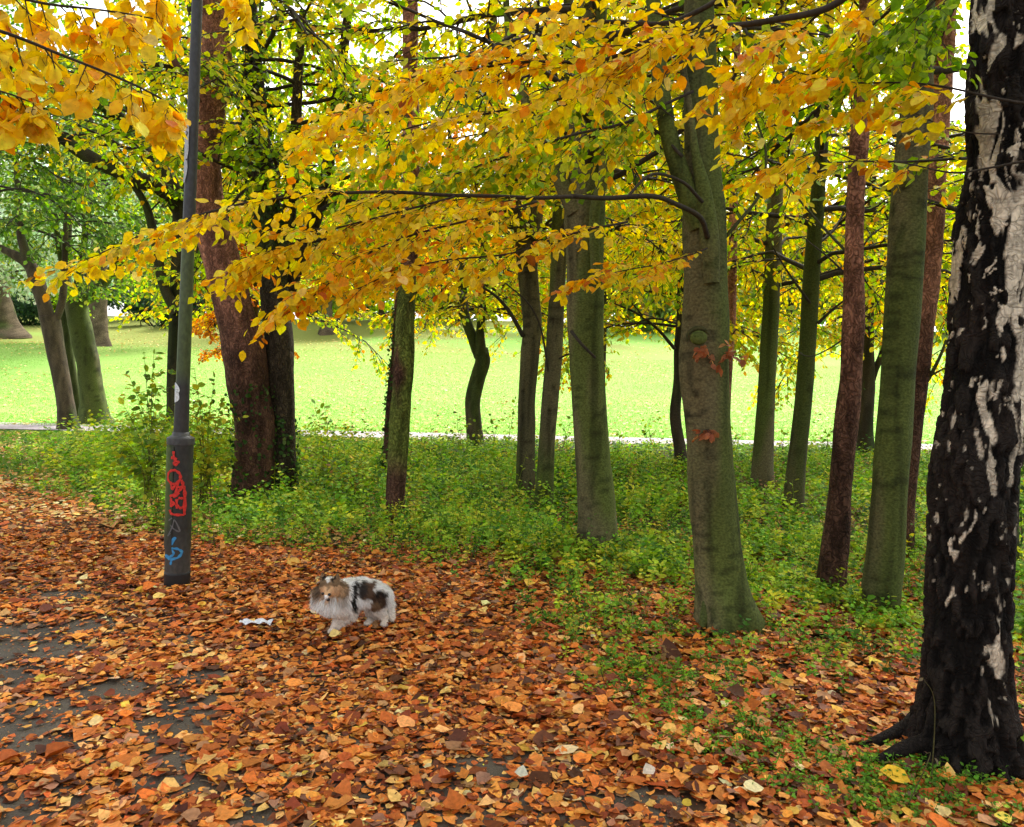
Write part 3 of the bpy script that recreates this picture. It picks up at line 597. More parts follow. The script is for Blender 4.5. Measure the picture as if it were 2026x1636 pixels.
# knot, twig bunches on its bark
# --- middle beech
Y5 = gY(1178, 1098)
build_tree('beech_tree', 'stout straight beech with cracked grey brown bark, left of the mossy beech with the knot', 'tree', GB,
    [(1182, 1100, 84), (1180, 1000, 74), (1170, 850, 70), (1160, 700, 68), (1158, 560, 74), (1156, 450, 76), (1158, 330, 74), (1164, 200, 66), (1170, 60, 56), (1174, -40, 50)], Y5,
    col_beech(5, .60, .95, -1), 5, 13, 48, 220, rough_fn(5, .03, [8, 8, 3], .14, 4, 0, .2, .07),
    forks=[dict(pts=[(1140, 420, 34), (1108, 355, 30), (1078, 300, 24), (1040, 200, 18), (1010, 90, 15), (1000, -20, 12)], Y=Y5 - .1),
           dict(pts=[(1180, 560, 22), (1176, 430, 20), (1196, 330, 20), (1190, 200, 15)], Y=Y5 - .25)],
    limbs=[dict(pts=[(1130, 655, Y5 - .2), (1150, 680, Y5 - .3), (1178, 708, Y5 - .3)], r=.016, r1=.012)],
    crowns=[dict(z0=4.7, z1=6.8, nl=7, L=3.0, palette=P_YELLOW, kids=8, size=.075, space=.07, rb=.2), dict(z0=3.4, z1=10.5, nl=17, L=2.8, palette=P_MIDYG, kids=9, size=.08, space=.07)])
# --- right beech
Y12 = gY(1742, 1213)
build_tree('beech_tree', 'tall olive barked beech standing between two red pines near the birch', 'tree', GB,
    [(1740, 1212, 76), (1752, 1080, 70), (1766, 900, 66), (1776, 760, 64), (1786, 600, 66), (1794, 470, 68), (1802, 330, 62), (1814, 200, 54), (1824, 80, 44), (1830, -30, 38)], Y12,
    col_beech(12, .54, .85, -1), 12, 12, 46, 220, rough_fn(12, .03, [8, 8, 3], .12, 4, 0, .2, .06),
    crowns=[dict(z0=3.9, z1=10, nl=11, L=2.4, palette=P_GREEN, kids=7, size=.08, space=.07)])
# --- slim grey beeches
build_tree('beech_tree', 'slim upright grey beech, first of the two slim trunks right of the mossy beech', 'tree', GB,
    [(1508, 985, 46), (1510, 900, 40), (1516, 780, 34), (1524, 640, 32), (1530, 500, 31), (1534, 380, 28), (1540, 200, 24), (1545, 20, 20)], gY(1508, 983), col_beech(8, .38, .85, 1), 8, 13, 26, 130,
    crowns=[dict(z0=2.9, z1=10, nl=15, L=2.5, palette=P_MIDYG, kids=7, size=.085, space=.075)])
build_tree('beech_tree', 'slim dark green beech leaning right, between the slim grey beech and the near red pine', 'tree', GB,
    [(1568, 1030, 40), (1575, 930, 36), (1590, 790, 33), (1600, 640, 33), (1607, 520, 31), (1617, 400, 28), (1628, 240, 24), (1638, 60, 20)], gY(1568, 1028), col_beech(9, .6, .6, 1), 9, 13, 26, 130,
    limbs=[dict(pts=[(1618, 640, 9.2), (1650, 610, 9.1), (1690, 580, 9.0)], r=.022, r1=.008), dict(pts=[(1603, 600, 9.2), (1560, 540, 9.1), (1530, 490, 9)], r=.018, r1=.007),
           dict(pts=[(1684, 508, 6.1), (1620, 440, 6.3), (1560, 370, 6.5), (1500, 300, 6.7)], r=.012, r1=.005, col=(.06, .06, .025))],
    crowns=[dict(z0=2.8, z1=10, nl=15, L=2.4, palette=P_MIDYG, kids=7, size=.08, space=.075)])
build_tree('beech_tree', 'slim grey green beech touching a reddish trunk, left of the stout straight beech', 'tree', GB,
    [(1074, 1025, 36), (1078, 950, 34), (1086, 820, 33), (1096, 700, 33), (1102, 580, 31), (1106, 470, 31), (1112, 340, 28), (1118, 180, 24), (1124, 20, 20)], gY(1076, 1024), col_beech(4, .62, .9, 1), 4, 12, 26, 130,
    limbs=[dict(pts=[(1085, 735, 9.1), (1070, 650, 9.0), (1045, 600, 8.9), (1000, 560, 8.8)], r=.014, r1=.008), dict(pts=[(1105, 710, 9.1), (1125, 700, 9.0)], r=.013, r1=.01)],
    crowns=[dict(z0=3.0, z1=10, nl=12, L=2.3, palette=P_YELLOW, kids=7, size=.08, space=.075)])
build_tree('beech_tree', 'slim trunk with reddish foot and dark V fork, beside the slim grey green beech', 'tree', GB,
    [(1040, 1000, 38), (1040, 920, 36), (1042, 800, 35), (1048, 700, 36), (1052, 640, 38), (1046, 560, 40), (1040, 480, 42)], gY(1040, 998), col_beech(3, .2, .75, 1), 3, None, 28, 120,
    forks=[dict(pts=[(1044, 520, 36), (1030, 450, 28), (1015, 380, 24), (1000, 280, 22), (985, 150, 18), (975, 20, 14)], Y=9.85, top=10), dict(pts=[(1046, 520, 34), (1060, 430, 26), (1070, 340, 22), (1078, 220, 20), (1080, 60, 16)], Y=9.9, top=10)],
    limbs=[dict(pts=[(1035, 665, 9.9), (1010, 620, 9.8), (980, 585, 9.7), (940, 560, 9.6)], r=.03, r1=.012)],
    crowns=[dict(on=1, z0=3.4, z1=9.5, nl=8, L=2.2, palette=P_MIDYG, kids=7, size=.08, space=.075), dict(on=2, z0=3.4, z1=9.5, nl=8, L=2.2, palette=P_YELLOW, kids=7, size=.08, space=.075)])
# --- red pines
P_NEED = [(3, (.05, .10, .025)), (2, (.07, .13, .03)), (1, (.12, .16, .03))]
def pine(label, pts, Y, seed, zr, lum=1.0, green=0, top=13, seg=36, n=220, **k):
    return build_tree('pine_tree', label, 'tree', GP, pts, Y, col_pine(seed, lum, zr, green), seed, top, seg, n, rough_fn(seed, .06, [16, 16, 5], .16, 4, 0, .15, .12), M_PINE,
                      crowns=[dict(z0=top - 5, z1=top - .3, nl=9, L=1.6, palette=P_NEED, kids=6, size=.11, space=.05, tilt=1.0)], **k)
Y10 = gY(1645, 1176)
pine('straight red pine with plated bark, just left of the olive beech', [(1643, 1178, 56), (1652, 1080, 48), (1664, 960, 46), (1672, 860, 44), (1684, 740, 44), (1688, 600, 40), (1690, 480, 36), (1696, 350, 34), (1704, 220, 33), (1712, 80, 30), (1718, -40, 28)], Y10, 110, 1.75, .85,
     limbs=[dict(pts=[(1690, 560, 6.1), (1640, 510, 6.2), (1590, 470, 6.4)], r=.01, r1=.004), dict(pts=[(1690, 520, 6.1), (1720, 470, 6.1), (1760, 440, 6.2)], r=.009, r1=.004), dict(pts=[(1683, 660, 6.1), (1640, 690, 6.1), (1600, 705, 6.2), (1570, 690, 6.4)], r=.007, r1=.003)])
pine('reddish pine with a small green side branch, between the olive beech and the birch', [(1786, 1106, 40), (1792, 1000, 38), (1802, 860, 40), (1816, 740, 42), (1830, 620, 42), (1840, 500, 42), (1850, 360, 42), (1858, 220, 42), (1866, 90, 40), (1872, -40, 36)], gY(1788, 1104), 113, 2.2, 1.0,
     limbs=[dict(pts=[(1824, 770, 7.4), (1845, 735, 7.3), (1862, 700, 7.2), (1872, 672, 7.2)], r=.022, r1=.01, col=(.07, .075, .02)), dict(pts=[(1843, 742, 7.3), (1862, 732, 7.2), (1880, 722, 7.2)], r=.011, r1=.006, col=(.07, .075, .02))])
Y6 = gY(508, 1008)
pine('thick leaning red pine beside the dark ivy trunk, right of the lamp post', [(500, 1010, 84), (502, 920, 76), (500, 820, 76), (488, 720, 80), (468, 630, 76), (446, 540, 68), (420, 450, 64), (408, 370, 60), (406, 290, 56), (418, 210, 56), (430, 130, 56), (424, 50, 52), (416, -40, 50)], Y6, 106, 2.15, .85,
     limbs=[dict(pts=[(392, 205, 9.0), (370, 160, 8.9), (345, 120, 8.8), (330, 60, 8.8)], r=.05, r1=.03, col=(.14, .06, .045))],
     ivies=[dict(z0=.05, z1=1.5, n=420, size=.05, amt=.6)])
pine('slender pine with a mossy green middle stem, right of the leaning pine', [(782, 1046, 42), (784, 960, 40), (790, 850, 42), (796, 760, 40), (800, 680, 38), (804, 590, 37), (812, 470, 33), (814, 330, 31), (812, 180, 31), (812, 60, 30), (812, -40, 28)], gY(783, 1044), 101, 3.4, 1.0, .9)
build_tree('pine_tree', 'thin dark reddish trunk with ivy, close behind the slender mossy pine', 'tree', GP, [(768, 975, 22), (768, 900, 20), (773, 800, 19), (782, 700, 16), (788, 600, 15), (800, 400, 13), (812, 200, 11)], 11.2, col_pine(102, .7, 2.5), 102, 9, 20, 90, mat_=M_PINE,
     ivies=[dict(z0=.2, z1=2.6, n=500, size=.045, amt=1.0)])
build_tree('pine_tree', 'thin pinkish pine half hidden behind the right edge of the mossy beech', 'tree', GP, [(1428, 990, 20), (1432, 900, 19), (1438, 760, 19), (1446, 640, 18), (1450, 500, 17), (1452, 380, 16), (1456, 200, 14)], 11.5, col_pine(103, 1.1, 1.0), 103, 12, 20, 90, mat_=M_PINE)
# --- dark trees
build_tree('ivy_tree', 'dark furrowed trunk pressed against the thick leaning red pine', 'tree', GD,
    [(556, 1004, 66), (556, 900, 58), (554, 780, 56), (552, 680, 56), (544, 600, 54), (536, 500, 52), (526, 400, 50), (514, 300, 44), (504, 180, 38), (496, 40, 30)], Y6 + .25, col_dark(21, .62, .3), 21, 12, 34, 160, rough_fn(21, .06, [14, 14, 2.5], .2), M_FURROW,
    forks=[dict(pts=[(545, 600, 36), (562, 500, 30), (575, 400, 26), (584, 280, 22), (590, 150, 18), (600, 20, 14)], Y=Y6 + .3), dict(pts=[(552, 640, 34), (590, 520, 26), (636, 400, 24), (655, 280, 22), (672, 160, 20), (690, 20, 16)], Y=Y6 + .5)],
    crowns=[dict(z0=5.0, z1=7.4, nl=7, L=3.2, palette=P_MIDYG, kids=8, size=.075, space=.07, rb=.2), dict(z0=3.7, z1=10.5, nl=18, L=2.9, palette=P_MIDYG, kids=8, size=.08, space=.07), dict(on=1, z0=3.4, z1=7.5, nl=6, L=2.0, palette=P_GREEN, kids=7, size=.08), dict(on=2, z0=3.2, z1=7.5, nl=7, L=2.0, palette=P_GREEN, kids=7, size=.08)],
    ivies=[dict(z0=.02, z1=1.1, n=420, size=.055, amt=.7), dict(z0=3.4, z1=6.5, n=900, size=.06, amt=.9, r=1.2)])
build_tree('field_maple_tree', 'crooked forked little tree with an old branch scar, alone before the far path', 'tree', GD,
    [(942, 895, 36), (938, 840, 31), (936, 790, 30), (946, 745, 30), (955, 715, 30), (950, 690, 30)], gY(941, 893), col_dark(22, .8, .5), 22, None, 26, 90,
    forks=[dict(pts=[(950, 705, 26), (936, 670, 22), (920, 625, 20), (916, 580, 18), (910, 500, 15), (900, 380, 11)], Y=gY(941, 893), top=9), dict(pts=[(952, 700, 24), (950, 660, 18), (954, 600, 16), (952, 540, 15), (962, 440, 12), (970, 330, 9)], Y=gY(941, 893) - .1, top=9)],
    crowns=[dict(on=1, z0=2.9, z1=8.5, nl=11, L=3.0, palette=P_FARYEL, kids=9, size=.10, space=.08, up=.1, droop=.09), dict(on=2, z0=2.9, z1=8.5, nl=11, L=3.0, palette=P_FARYEL, kids=9, size=.10, space=.08, up=.1, droop=.09)])
build_tree('small_beech', 'thin dark trunk with branches rising left, directly left of the mossy beech', 'tree', GD,
    [(1350, 950, 30), (1345, 890, 24), (1336, 820, 22), (1342, 750, 19), (1344, 690, 21), (1348, 620, 19), (1350, 500, 16), (1352, 350, 13)], gY(1349, 948), col_dark(23, .5, .4), 23, 9, 24, 100,
    limbs=[dict(pts=[(1335, 690, 12.6), (1300, 650, 12.4), (1260, 620, 12.2), (1215, 600, 12)], r=.03, r1=.01), dict(pts=[(1340, 640, 12.6), (1290, 630, 12.3), (1240, 645, 12.1), (1200, 640, 12)], r=.018, r1=.008), dict(pts=[(1285, 640, 12.4), (1250, 600, 12.3), (1225, 580, 12.2)], r=.014, r1=.006)],
    crowns=[dict(z0=2.4, z1=8, nl=14, L=2.3, palette=P_FARYEL, kids=8, size=.09, space=.075, up=.15, droop=.08)])
build_tree('small_beech', 'dark forked trunk glimpsed between the straight red pine and the olive beech', 'tree', GD,
    [(1712, 905, 32), (1712, 850, 30), (1714, 790, 30), (1716, 750, 30), (1716, 680, 24), (1718, 600, 22), (1722, 480, 18), (1728, 300, 14)], gY(1711, 903), col_dark(24, .55, .4), 24, 10, 24, 90,
    forks=[dict(pts=[(1718, 770, 18), (1730, 735, 14), (1744, 700, 11), (1756, 640, 8)], Y=gY(1711, 903))],
    crowns=[dict(z0=2.6, z1=9, nl=16, L=3.2, palette=P_FARYEL, kids=8, size=.10, space=.08, up=.1, droop=.1)])
build_tree('ivy_tree', 'ivy covered dark trunk behind the right edge of the birch', 'tree', GD,
    [(1988, 1140, 46), (1992, 1000, 42), (2000, 850, 40), (2008, 700, 38), (2014, 560, 36), (2020, 400, 34), (2028, 200, 30)], gY(1988, 1138), col_dark(25, .8, .5), 25, 11, 26, 110,
    crowns=[dict(z0=2.9, z1=9, nl=14, L=2.6, palette=P_MIDYG, kids=7, size=.08, space=.075)], ivies=[dict(z0=1.2, z1=5, n=2200, size=.05, amt=1.0), dict(z0=.1, z1=1.2, n=150, size=.05, amt=.8)])
# --- further slender trees seen through the leaves
XT = [(1425, 905, 18, 15.5, 'distant slim trunk hidden behind the right flank of the mossy beech', P_FARYEL), (1190, 885, 16, 17.0, 'distant thin trunk hidden behind the right flank of the stout straight beech', P_FARYEL),
      (1672, 890, 18, 17.2, 'distant thin trunk hidden behind the straight red pine, near the far path', P_FARYEL), (2120, 900, 20, 14, 'distant trunk beyond the birch at the right edge', P_MIDYG), (500, 885, 22, 17.3, 'distant trunk hidden behind the thick leaning red pine', P_MIDYG),
      (-60, 900, 30, 15, 'dark trunk at the left edge near the far path', P_DKGRN), (1172, 890, 20, 16.4, 'thin trunk hidden right behind the stout straight beech', P_MIDYG), (540, 900, 20, 15.6, 'thin trunk hidden right behind the dark furrowed trunk', P_MIDYG),
      (1772, 890, 20, 16.4, 'thin trunk hidden right behind the olive beech', P_MIDYG), (1400, 890, 20, 16.0, 'thin trunk hidden right behind the mossy beech with the knot', P_YELLOW)]
for i, (a, b, wd, yy, lab, pl) in enumerate(XT):
    vis = i in (3, 5)
    build_tree('young_tree', lab, 'tree', 'thin young trees near the far path', [(a, b, wd * .8), (a + 2, b - 120, wd * .7), (a + 6, b - 260, wd * .6), (a + 4, b - 420, wd * .5), (a + 12, b - 620, wd * .4)], yy, col_dark(40 + i, .6, .4), 40 + i, 12.5, 16, 60,
        crowns=[dict(z0=4.8 if i == 5 else 3.0 if i < 6 else 4.2, z1=12, nl=19, L=3.0, palette=pl, kids=8, size=.10, space=.085, up=.15, droop=.08)])
# --- left group by the far path
YL3 = gY(135, 850); YL4 = gY(186, 838)
build_tree('maple_tree', 'slanting dark twin trunk at left, front one of the group by the far path', 'tree', 'mossy trees by the far path',
    [(136, 858, 38), (130, 800, 32), (118, 730, 32), (106, 670, 34), (98, 625, 36)], YL3, col_dark(31, .8, .6), 31, None, 26, 90,
    forks=[dict(pts=[(100, 660, 28), (84, 590, 28), (62, 530, 26), (30, 505, 18), (0, 490, 14), (-40, 470, 10)], Y=YL3), dict(pts=[(104, 650, 16), (122, 600, 14), (128, 540, 12), (130, 450, 10), (140, 330, 8)], Y=YL3, top=9),
           dict(pts=[(60, 530, 22), (40, 460, 14), (36, 380, 12), (30, 280, 9)], Y=YL3, top=9)],
    crowns=[dict(on=2, z0=4.9, z1=9, nl=7, L=3.0, palette=P_LEFT, kids=8, size=.11, space=.085, up=.2, droop=.05), dict(on=3, z0=5.0, z1=9, nl=8, L=3.2, palette=P_LEFT, kids=8, size=.11, space=.085, up=.15)])
build_tree('maple_tree', 'thick mossy grey trunk with branches spreading right, at left by the far path', 'tree', 'mossy trees by the far path',
    [(188, 842, 54), (184, 790, 46), (176, 730, 42), (164, 670, 40), (154, 620, 40), (148, 590, 40)], YL4, col_beech(32, .75, .8, -1), 32, None, 30, 90, rough_fn(32, .04, [6, 6, 2], .5, 4, 0, .3, .1),
    forks=[dict(pts=[(156, 600, 28), (190, 575, 24), (215, 545, 20), (250, 500, 16), (290, 460, 12), (330, 400, 8)], Y=YL4), dict(pts=[(150, 600, 22), (158, 540, 14), (168, 470, 12), (172, 360, 10), (180, 240, 8)], Y=YL4, top=9), dict(pts=[(148, 600, 18), (128, 540, 13), (110, 440, 11), (100, 300, 8)], Y=YL4, top=9)],
    crowns=[dict(on=1, z0=3.0, z1=6.5, nl=5, L=2.0, palette=P_GREEN, kids=8, size=.10, space=.085), dict(on=2, z0=4.9, z1=9, nl=7, L=3.0, palette=P_LEFT, kids=8, size=.11, space=.085), dict(on=3, z0=4.9, z1=9, nl=7, L=3.0, palette=P_LEFT, kids=8, size=.11, space=.085)],
    limbs=[])
build_tree('maple_tree', 'thin mossy stem wedged between the two trunks at left by the far path', 'tree', 'mossy trees by the far path', [(158, 836, 18), (146, 760, 18), (134, 690, 20), (128, 620, 20), (132, 540, 16), (136, 420, 12)], YL4 + .3, col_beech(33, .9, .7, 1), 33, 8, 18, 60)
YLT = 14.5
build_tree('oak_tree', 'tree right behind the lamp post with heavy dark limbs reaching up to the left', 'tree', 'mossy trees by the far path',
    [(340, 925, 32), (342, 850, 27), (345, 720, 26), (350, 600, 26), (354, 500, 28), (360, 410, 34)], YLT, col_beech(34, .5, .38, 1), 34, None, 24, 90,
    forks=[dict(pts=[(362, 420, 32), (320, 375, 30), (250, 345, 30), (190, 318, 27), (130, 278, 22), (70, 215, 18), (10, 150, 14)], Y=YLT, dY=-1), dict(pts=[(362, 405, 30), (330, 350, 30), (290, 295, 26), (240, 235, 22), (170, 190, 18), (90, 120, 14)], Y=YLT, dY=.4),
           dict(pts=[(362, 415, 24), (390, 300, 20), (400, 180, 18), (380, 40, 14)], Y=YLT, top=11), dict(pts=[(350, 620, 20), (322, 560, 20), (308, 480, 18), (290, 410, 15), (262, 360, 12), (235, 300, 8)], Y=YLT - .2),
           dict(pts=[(360, 600, 16), (385, 540, 14), (400, 470, 12), (420, 380, 10)], Y=YLT + .2)],
    crowns=[dict(on=1, z0=5.6, z1=7.0, nl=3, L=2.2, palette=P_LEFT, kids=8, size=.10, space=.08), dict(on=2, z0=5.8, z1=8.0, nl=4, L=2.4, palette=P_LEFT, kids=8, size=.10, space=.08), dict(on=3, z0=5, z1=10.5, nl=14, L=3.0, palette=P_MIDYG, kids=8, size=.10, space=.08), dict(on=4, z0=4.4, z1=5.5, nl=2, L=1.4, palette=P_GREEN, kids=6, size=.10, space=.09)])
# orange-leaved small tree behind the leaning pine
build_tree('hornbeam_tree', 'small tree with burnt orange leaves behind the thick leaning pine', 'tree', 'mossy trees by the far path', [(470, 880, 12), (466, 780, 10), (458, 680, 9), (452, 560, 8), (450, 430, 7)], 16.5, col_dark(35, .7, .4), 35, 7, 14, 50,
    crowns=[dict(z0=2.0, z1=5.5, nl=17, L=1.1, palette=P_ORG_BUSH, kids=8, size=.085, space=.055, up=.1, spl=(.35, .6))])
build_tree('hornbeam_tree', 'orange leaved tree standing behind the slender mossy pine', 'tree', 'mossy trees by the far path', [(780, 870, 12), (792, 740, 10), (802, 600, 9), (812, 430, 8), (812, 300, 7)], 17.5, col_dark(36, .7, .4), 36, 9, 14, 50,
    crowns=[dict(z0=4.4, z1=8.0, nl=16, L=2.2, palette=P_ORG_BUSH, kids=8, size=.10, space=.07, up=.2)])
# --- trees standing outside the picture whose boughs hang into it
def offtree(label, x, y, r, seed, crowns, boughs, links, top=9, group=GB, name='beech_tree'):
    rg = np.random.default_rng(seed); z0 = float(zg(x, y)); n = 60
    s = np.zeros((n, 4)); s[:, 2] = np.linspace(z0 - .1, top, n); s[:, 0] = x + .15 * np.sin(s[:, 2] * .5); s[:, 1] = y + .1 * np.cos(s[:, 2] * .6); s[:, 3] = r * (1 - .8 * np.linspace(0, 1, n) ** 1.3)
    root = empty(name, (x, y, z0), label, 'tree', group); tb = MB(); trunk(tb, s, 28, col_beech(seed, .5), rough_fn(seed, .03, [8, 8, 3], .4)); tb.build('trunk', M_BARK, root)
    bb, lb = MB(), MB(); bb.parts = []
    for c in crowns: crown(bb, lb, rg, s, **c)
    for b1 in bb.parts: b1.build('limb', M_TWIG, root)
    for l, (ra, rb) in links:
        b1 = MB(); p = spline(np.array(l), 30); tube(b1, p, np.linspace(ra, rb, 30), 10, (.06, .05, .03)); b1.build('limb', M_TWIG, root)
    for b in boughs:
        b1, l1 = MB(), MB(); bough(b1, l1, rg, **b); bo = b1.build('bough', M_TWIG, root); l1.build('leaves', M_LEAF, bo)
    lb.build('crown', M_LEAF, root); return root
pR = P(1750, -70, 3.0)
offtree('beech just outside the right edge whose orange and yellow boughs hang across the top', 3.6, 1.5, .2, 51,
    [dict(z0=5.8, z1=9, nl=4, L=2.6, palette=P_YELLOW, kids=7, size=.09, space=.08)],
    [dict(pts=[(1750, -70, 3.0), (1640, 15, 3.1), (1500, 45, 3.2), (1400, 52, 3.3), (1330, 62, 3.35), (1200, 118, 3.5), (1050, 122, 3.6), (900, 135, 3.7), (790, 152, 3.75)], r=.015, r1=.004, palette=P_ORANGE, kids=26, L=(.3, .6), bias=(-.75, 0, -.3), size=.065, start=.28, end=False),
     dict(pts=[(1500, -60, 3.2), (1330, 40, 3.4), (1180, 45, 3.5), (1050, 75, 3.6), (900, 115, 3.75), (790, 175, 3.85), (700, 225, 3.9), (640, 255, 3.95)], r=.012, r1=.002, palette=P_ORANGE, kids=22, L=(.3, .55), bias=(-.8, 0, -.3), size=.065),
     dict(pts=[(1330, 62, 3.35), (1240, 130, 3.5), (1120, 185, 3.7), (980, 225, 3.9), (840, 245, 4.0), (700, 262, 4.1), (610, 262, 4.15)], r=.009, r1=.002, palette=P_YELLOW, kids=26, L=(.28, .55), bias=(-.8, 0, -.35), size=.07),
     dict(pts=[(1640, 15, 3.1), (1560, 80, 3.25), (1500, 130, 3.4), (1440, 160, 3.5)], r=.006, r1=.002, palette=P_ORANGE, kids=12, L=(.22, .45), bias=(-.6, 0, -.5), size=.07),
     dict(pts=[(1820, -60, 3.0), (1760, 20, 3.1), (1680, 90, 3.3), (1600, 150, 3.4), (1500, 210, 3.5), (1450, 260, 3.6)], r=.008, r1=.002, palette=P_YELLOW, kids=13, L=(.2, .38), bias=(-.7, 0, -.45), size=.07),
     dict(pts=[(2300, 170, 2.8), (2100, 205, 2.9), (2020, 200, 3.0), (1920, 190, 3.05), (1780, 170, 3.15), (1640, 160, 3.2), (1540, 140, 3.25)], r=.007, r1=.002, palette=P_ORANGE, kids=10, L=(.15, .32), bias=(-.6, 0, -.3), size=.066, start=.5),
     dict(pts=[(2300, 290, 2.8), (2100, 312, 2.9), (2026, 316, 2.95), (1950, 330, 3.0), (1880, 340, 3.0), (1780, 322, 3.1), (1700, 320, 3.15)], r=.0065, r1=.002, palette=P_ORANGE, kids=2, L=(.12, .2), bias=(-.6, 0, -.4), size=.06, start=.8, end=False),
     dict(pts=[(2160, 240, 3.2), (2030, 262, 3.3), (1890, 262, 3.35), (1800, 230, 3.4), (1700, 225, 3.45), (1600, 250, 3.5)], r=.004, r1=.0015, palette=P_ORANGE, kids=9, L=(.18, .32), bias=(-.8, 0, -.12), size=.066, start=.40),
     dict(pts=[(1700, 320, 3.15), (1640, 300, 3.2), (1580, 320, 3.3), (1520, 350, 3.4)], r=.003, r1=.001, palette=P_ORANGE, kids=6, L=(.15, .28), bias=(-.7, 0, -.25), size=.06),
     dict(pts=[(1900, -90, 3.0), (1850, -10, 3.1), (1790, 60, 3.2), (1740, 110, 3.3)], r=.006, r1=.002, palette=P_GREEN, kids=17, L=(.3, .62), bias=(-.8, 0, -.4), size=.055),
     dict(pts=[(1960, -90, 3.1), (1900, -10, 3.2), (1870, 60, 3.3), (1850, 130, 3.4)], r=.005, r1=.002, palette=P_GREEN, kids=14, L=(.28, .55), bias=(-.75, 0, -.45), size=.055)],
    [([[3.6, 1.5, 3.4], [2.9, 2.1, 3.6], pR + [.4, -.25, .1], pR], (.05, .016)), ([[3.6, 1.5, 3.5], [2.6, 2.4, 3.85], P(1500, -60, 3.2)], (.03, .012)), ([[3.6, 1.5, 3.5], [2.8, 2.4, 3.7], P(1820, -60, 3.0)], (.02, .008)),
     ([[3.6, 1.5, 2.9], [3.2, 2.2, 3.0], P(2300, 170, 2.8)], (.015, .007)), ([[3.6, 1.5, 2.6], [3.1, 2.2, 2.65], P(2300, 290, 2.8)], (.012, .0065)), ([[3.6, 1.5, 2.7], [3.2, 2.6, 2.8], P(2160, 240, 3.2)], (.012, .004)),
     ([[3.6, 1.5, 3.7], [2.8, 2.3, 3.75], P(1900, -90, 3.0)], (.02, .006)), ([[3.6, 1.5, 3.8], [3, 2.4, 3.8], P(1960, -90, 3.1)], (.02, .005))])
offtree('beech just outside the left edge whose large golden leaves fill the top left corner', -3.2, 1.1, .18, 52,
    [dict(z0=5.2, z1=8.5, nl=3, L=2.4, palette=P_YELLOW, kids=6, size=.09, space=.09)],
    [dict(pts=[(-500, -250, 2.0), (-150, -60, 2.1), (60, 0, 2.15), (190, 20, 2.2), (310, 45, 2.2)], r=.006, r1=.002, palette=P_TOPLEFT, kids=19, L=(.14, .24), bias=(-.15, 0, -.75), size=.056, space=.030),
     dict(pts=[(-500, -150, 1.9), (-150, 30, 2.0), (0, 60, 2.0), (130, 110, 2.05), (250, 160, 2.1), (320, 195, 2.15), (345, 215, 2.15)], r=.006, r1=.0015, palette=P_TOPLEFT, kids=20, L=(.12, .19), bias=(-.2, 0, -.75), size=.056, space=.030),
     dict(pts=[(-500, 0, 1.9), (-200, 100, 1.95), (-60, 150, 2.0), (20, 170, 2.0), (90, 200, 2.05)], r=.005, r1=.0015, palette=P_TOPLEFT, kids=18, L=(.10, .16), bias=(-.2, 0, -.8), size=.056, space=.030),
     dict(pts=[(-300, -250, 2.2), (0, -120, 2.3), (200, -60, 2.3), (300, -30, 2.3), (340, 10, 2.3)], r=.005, r1=.0015, palette=P_TOPLEFT, kids=14, L=(.13, .22), bias=(-.3, 0, -.7), size=.056, space=.030),
     dict(pts=[(-100, -350, 2.3), (250, -200, 2.4), (420, -80, 2.5), (470, -10, 2.5), (490, 30, 2.5)], r=.004, r1=.0015, palette=P_TOPLEFT, kids=4, L=(.07, .12), bias=(-.1, 0, -.8), size=.062, start=.65)],
    [([[-3.2, 1.1, 3.4], [-2.6, 1.6, 3.2], P(-500, -250, 2.0)], (.02, .006)), ([[-3.2, 1.1, 3.2], [-2.6, 1.6, 3.0], P(-500, -150, 1.9)], (.02, .006)), ([[-3.2, 1.1, 2.9], [-2.6, 1.6, 2.8], P(-500, 0, 1.9)], (.02, .005)),
     ([[-3.2, 1.1, 3.6], [-2.4, 1.8, 3.4], P(-300, -250, 2.2)], (.02, .005)), ([[-3.2, 1.1, 3.8], [-2.2, 1.9, 3.6], P(-100, -350, 2.3)], (.02, .004))])
for i, (x, y, lab) in enumerate([(-6.5, 5.5, 'unseen broad beech added for canopy shade outside the left edge, level with the lamp post'), (6.2, 5.5, 'unseen beech added for canopy shade outside the right edge beyond the birch'), (-2.5, -3.5, 'unseen beech added for canopy shade behind the viewer to the left of the path'), (4.0, -3.0, 'unseen beech added for canopy shade behind the viewer on the right')]):
    offtree(lab, x, y, .22, 60 + i, [dict(z0=4.6, z1=10.5, nl=6, L=3.2, palette=P_YELLOW, kids=7, size=.12, space=.11)], [], [], 11)  # unseen trees without boughs, added so their large-leaved crowns shade the near ground

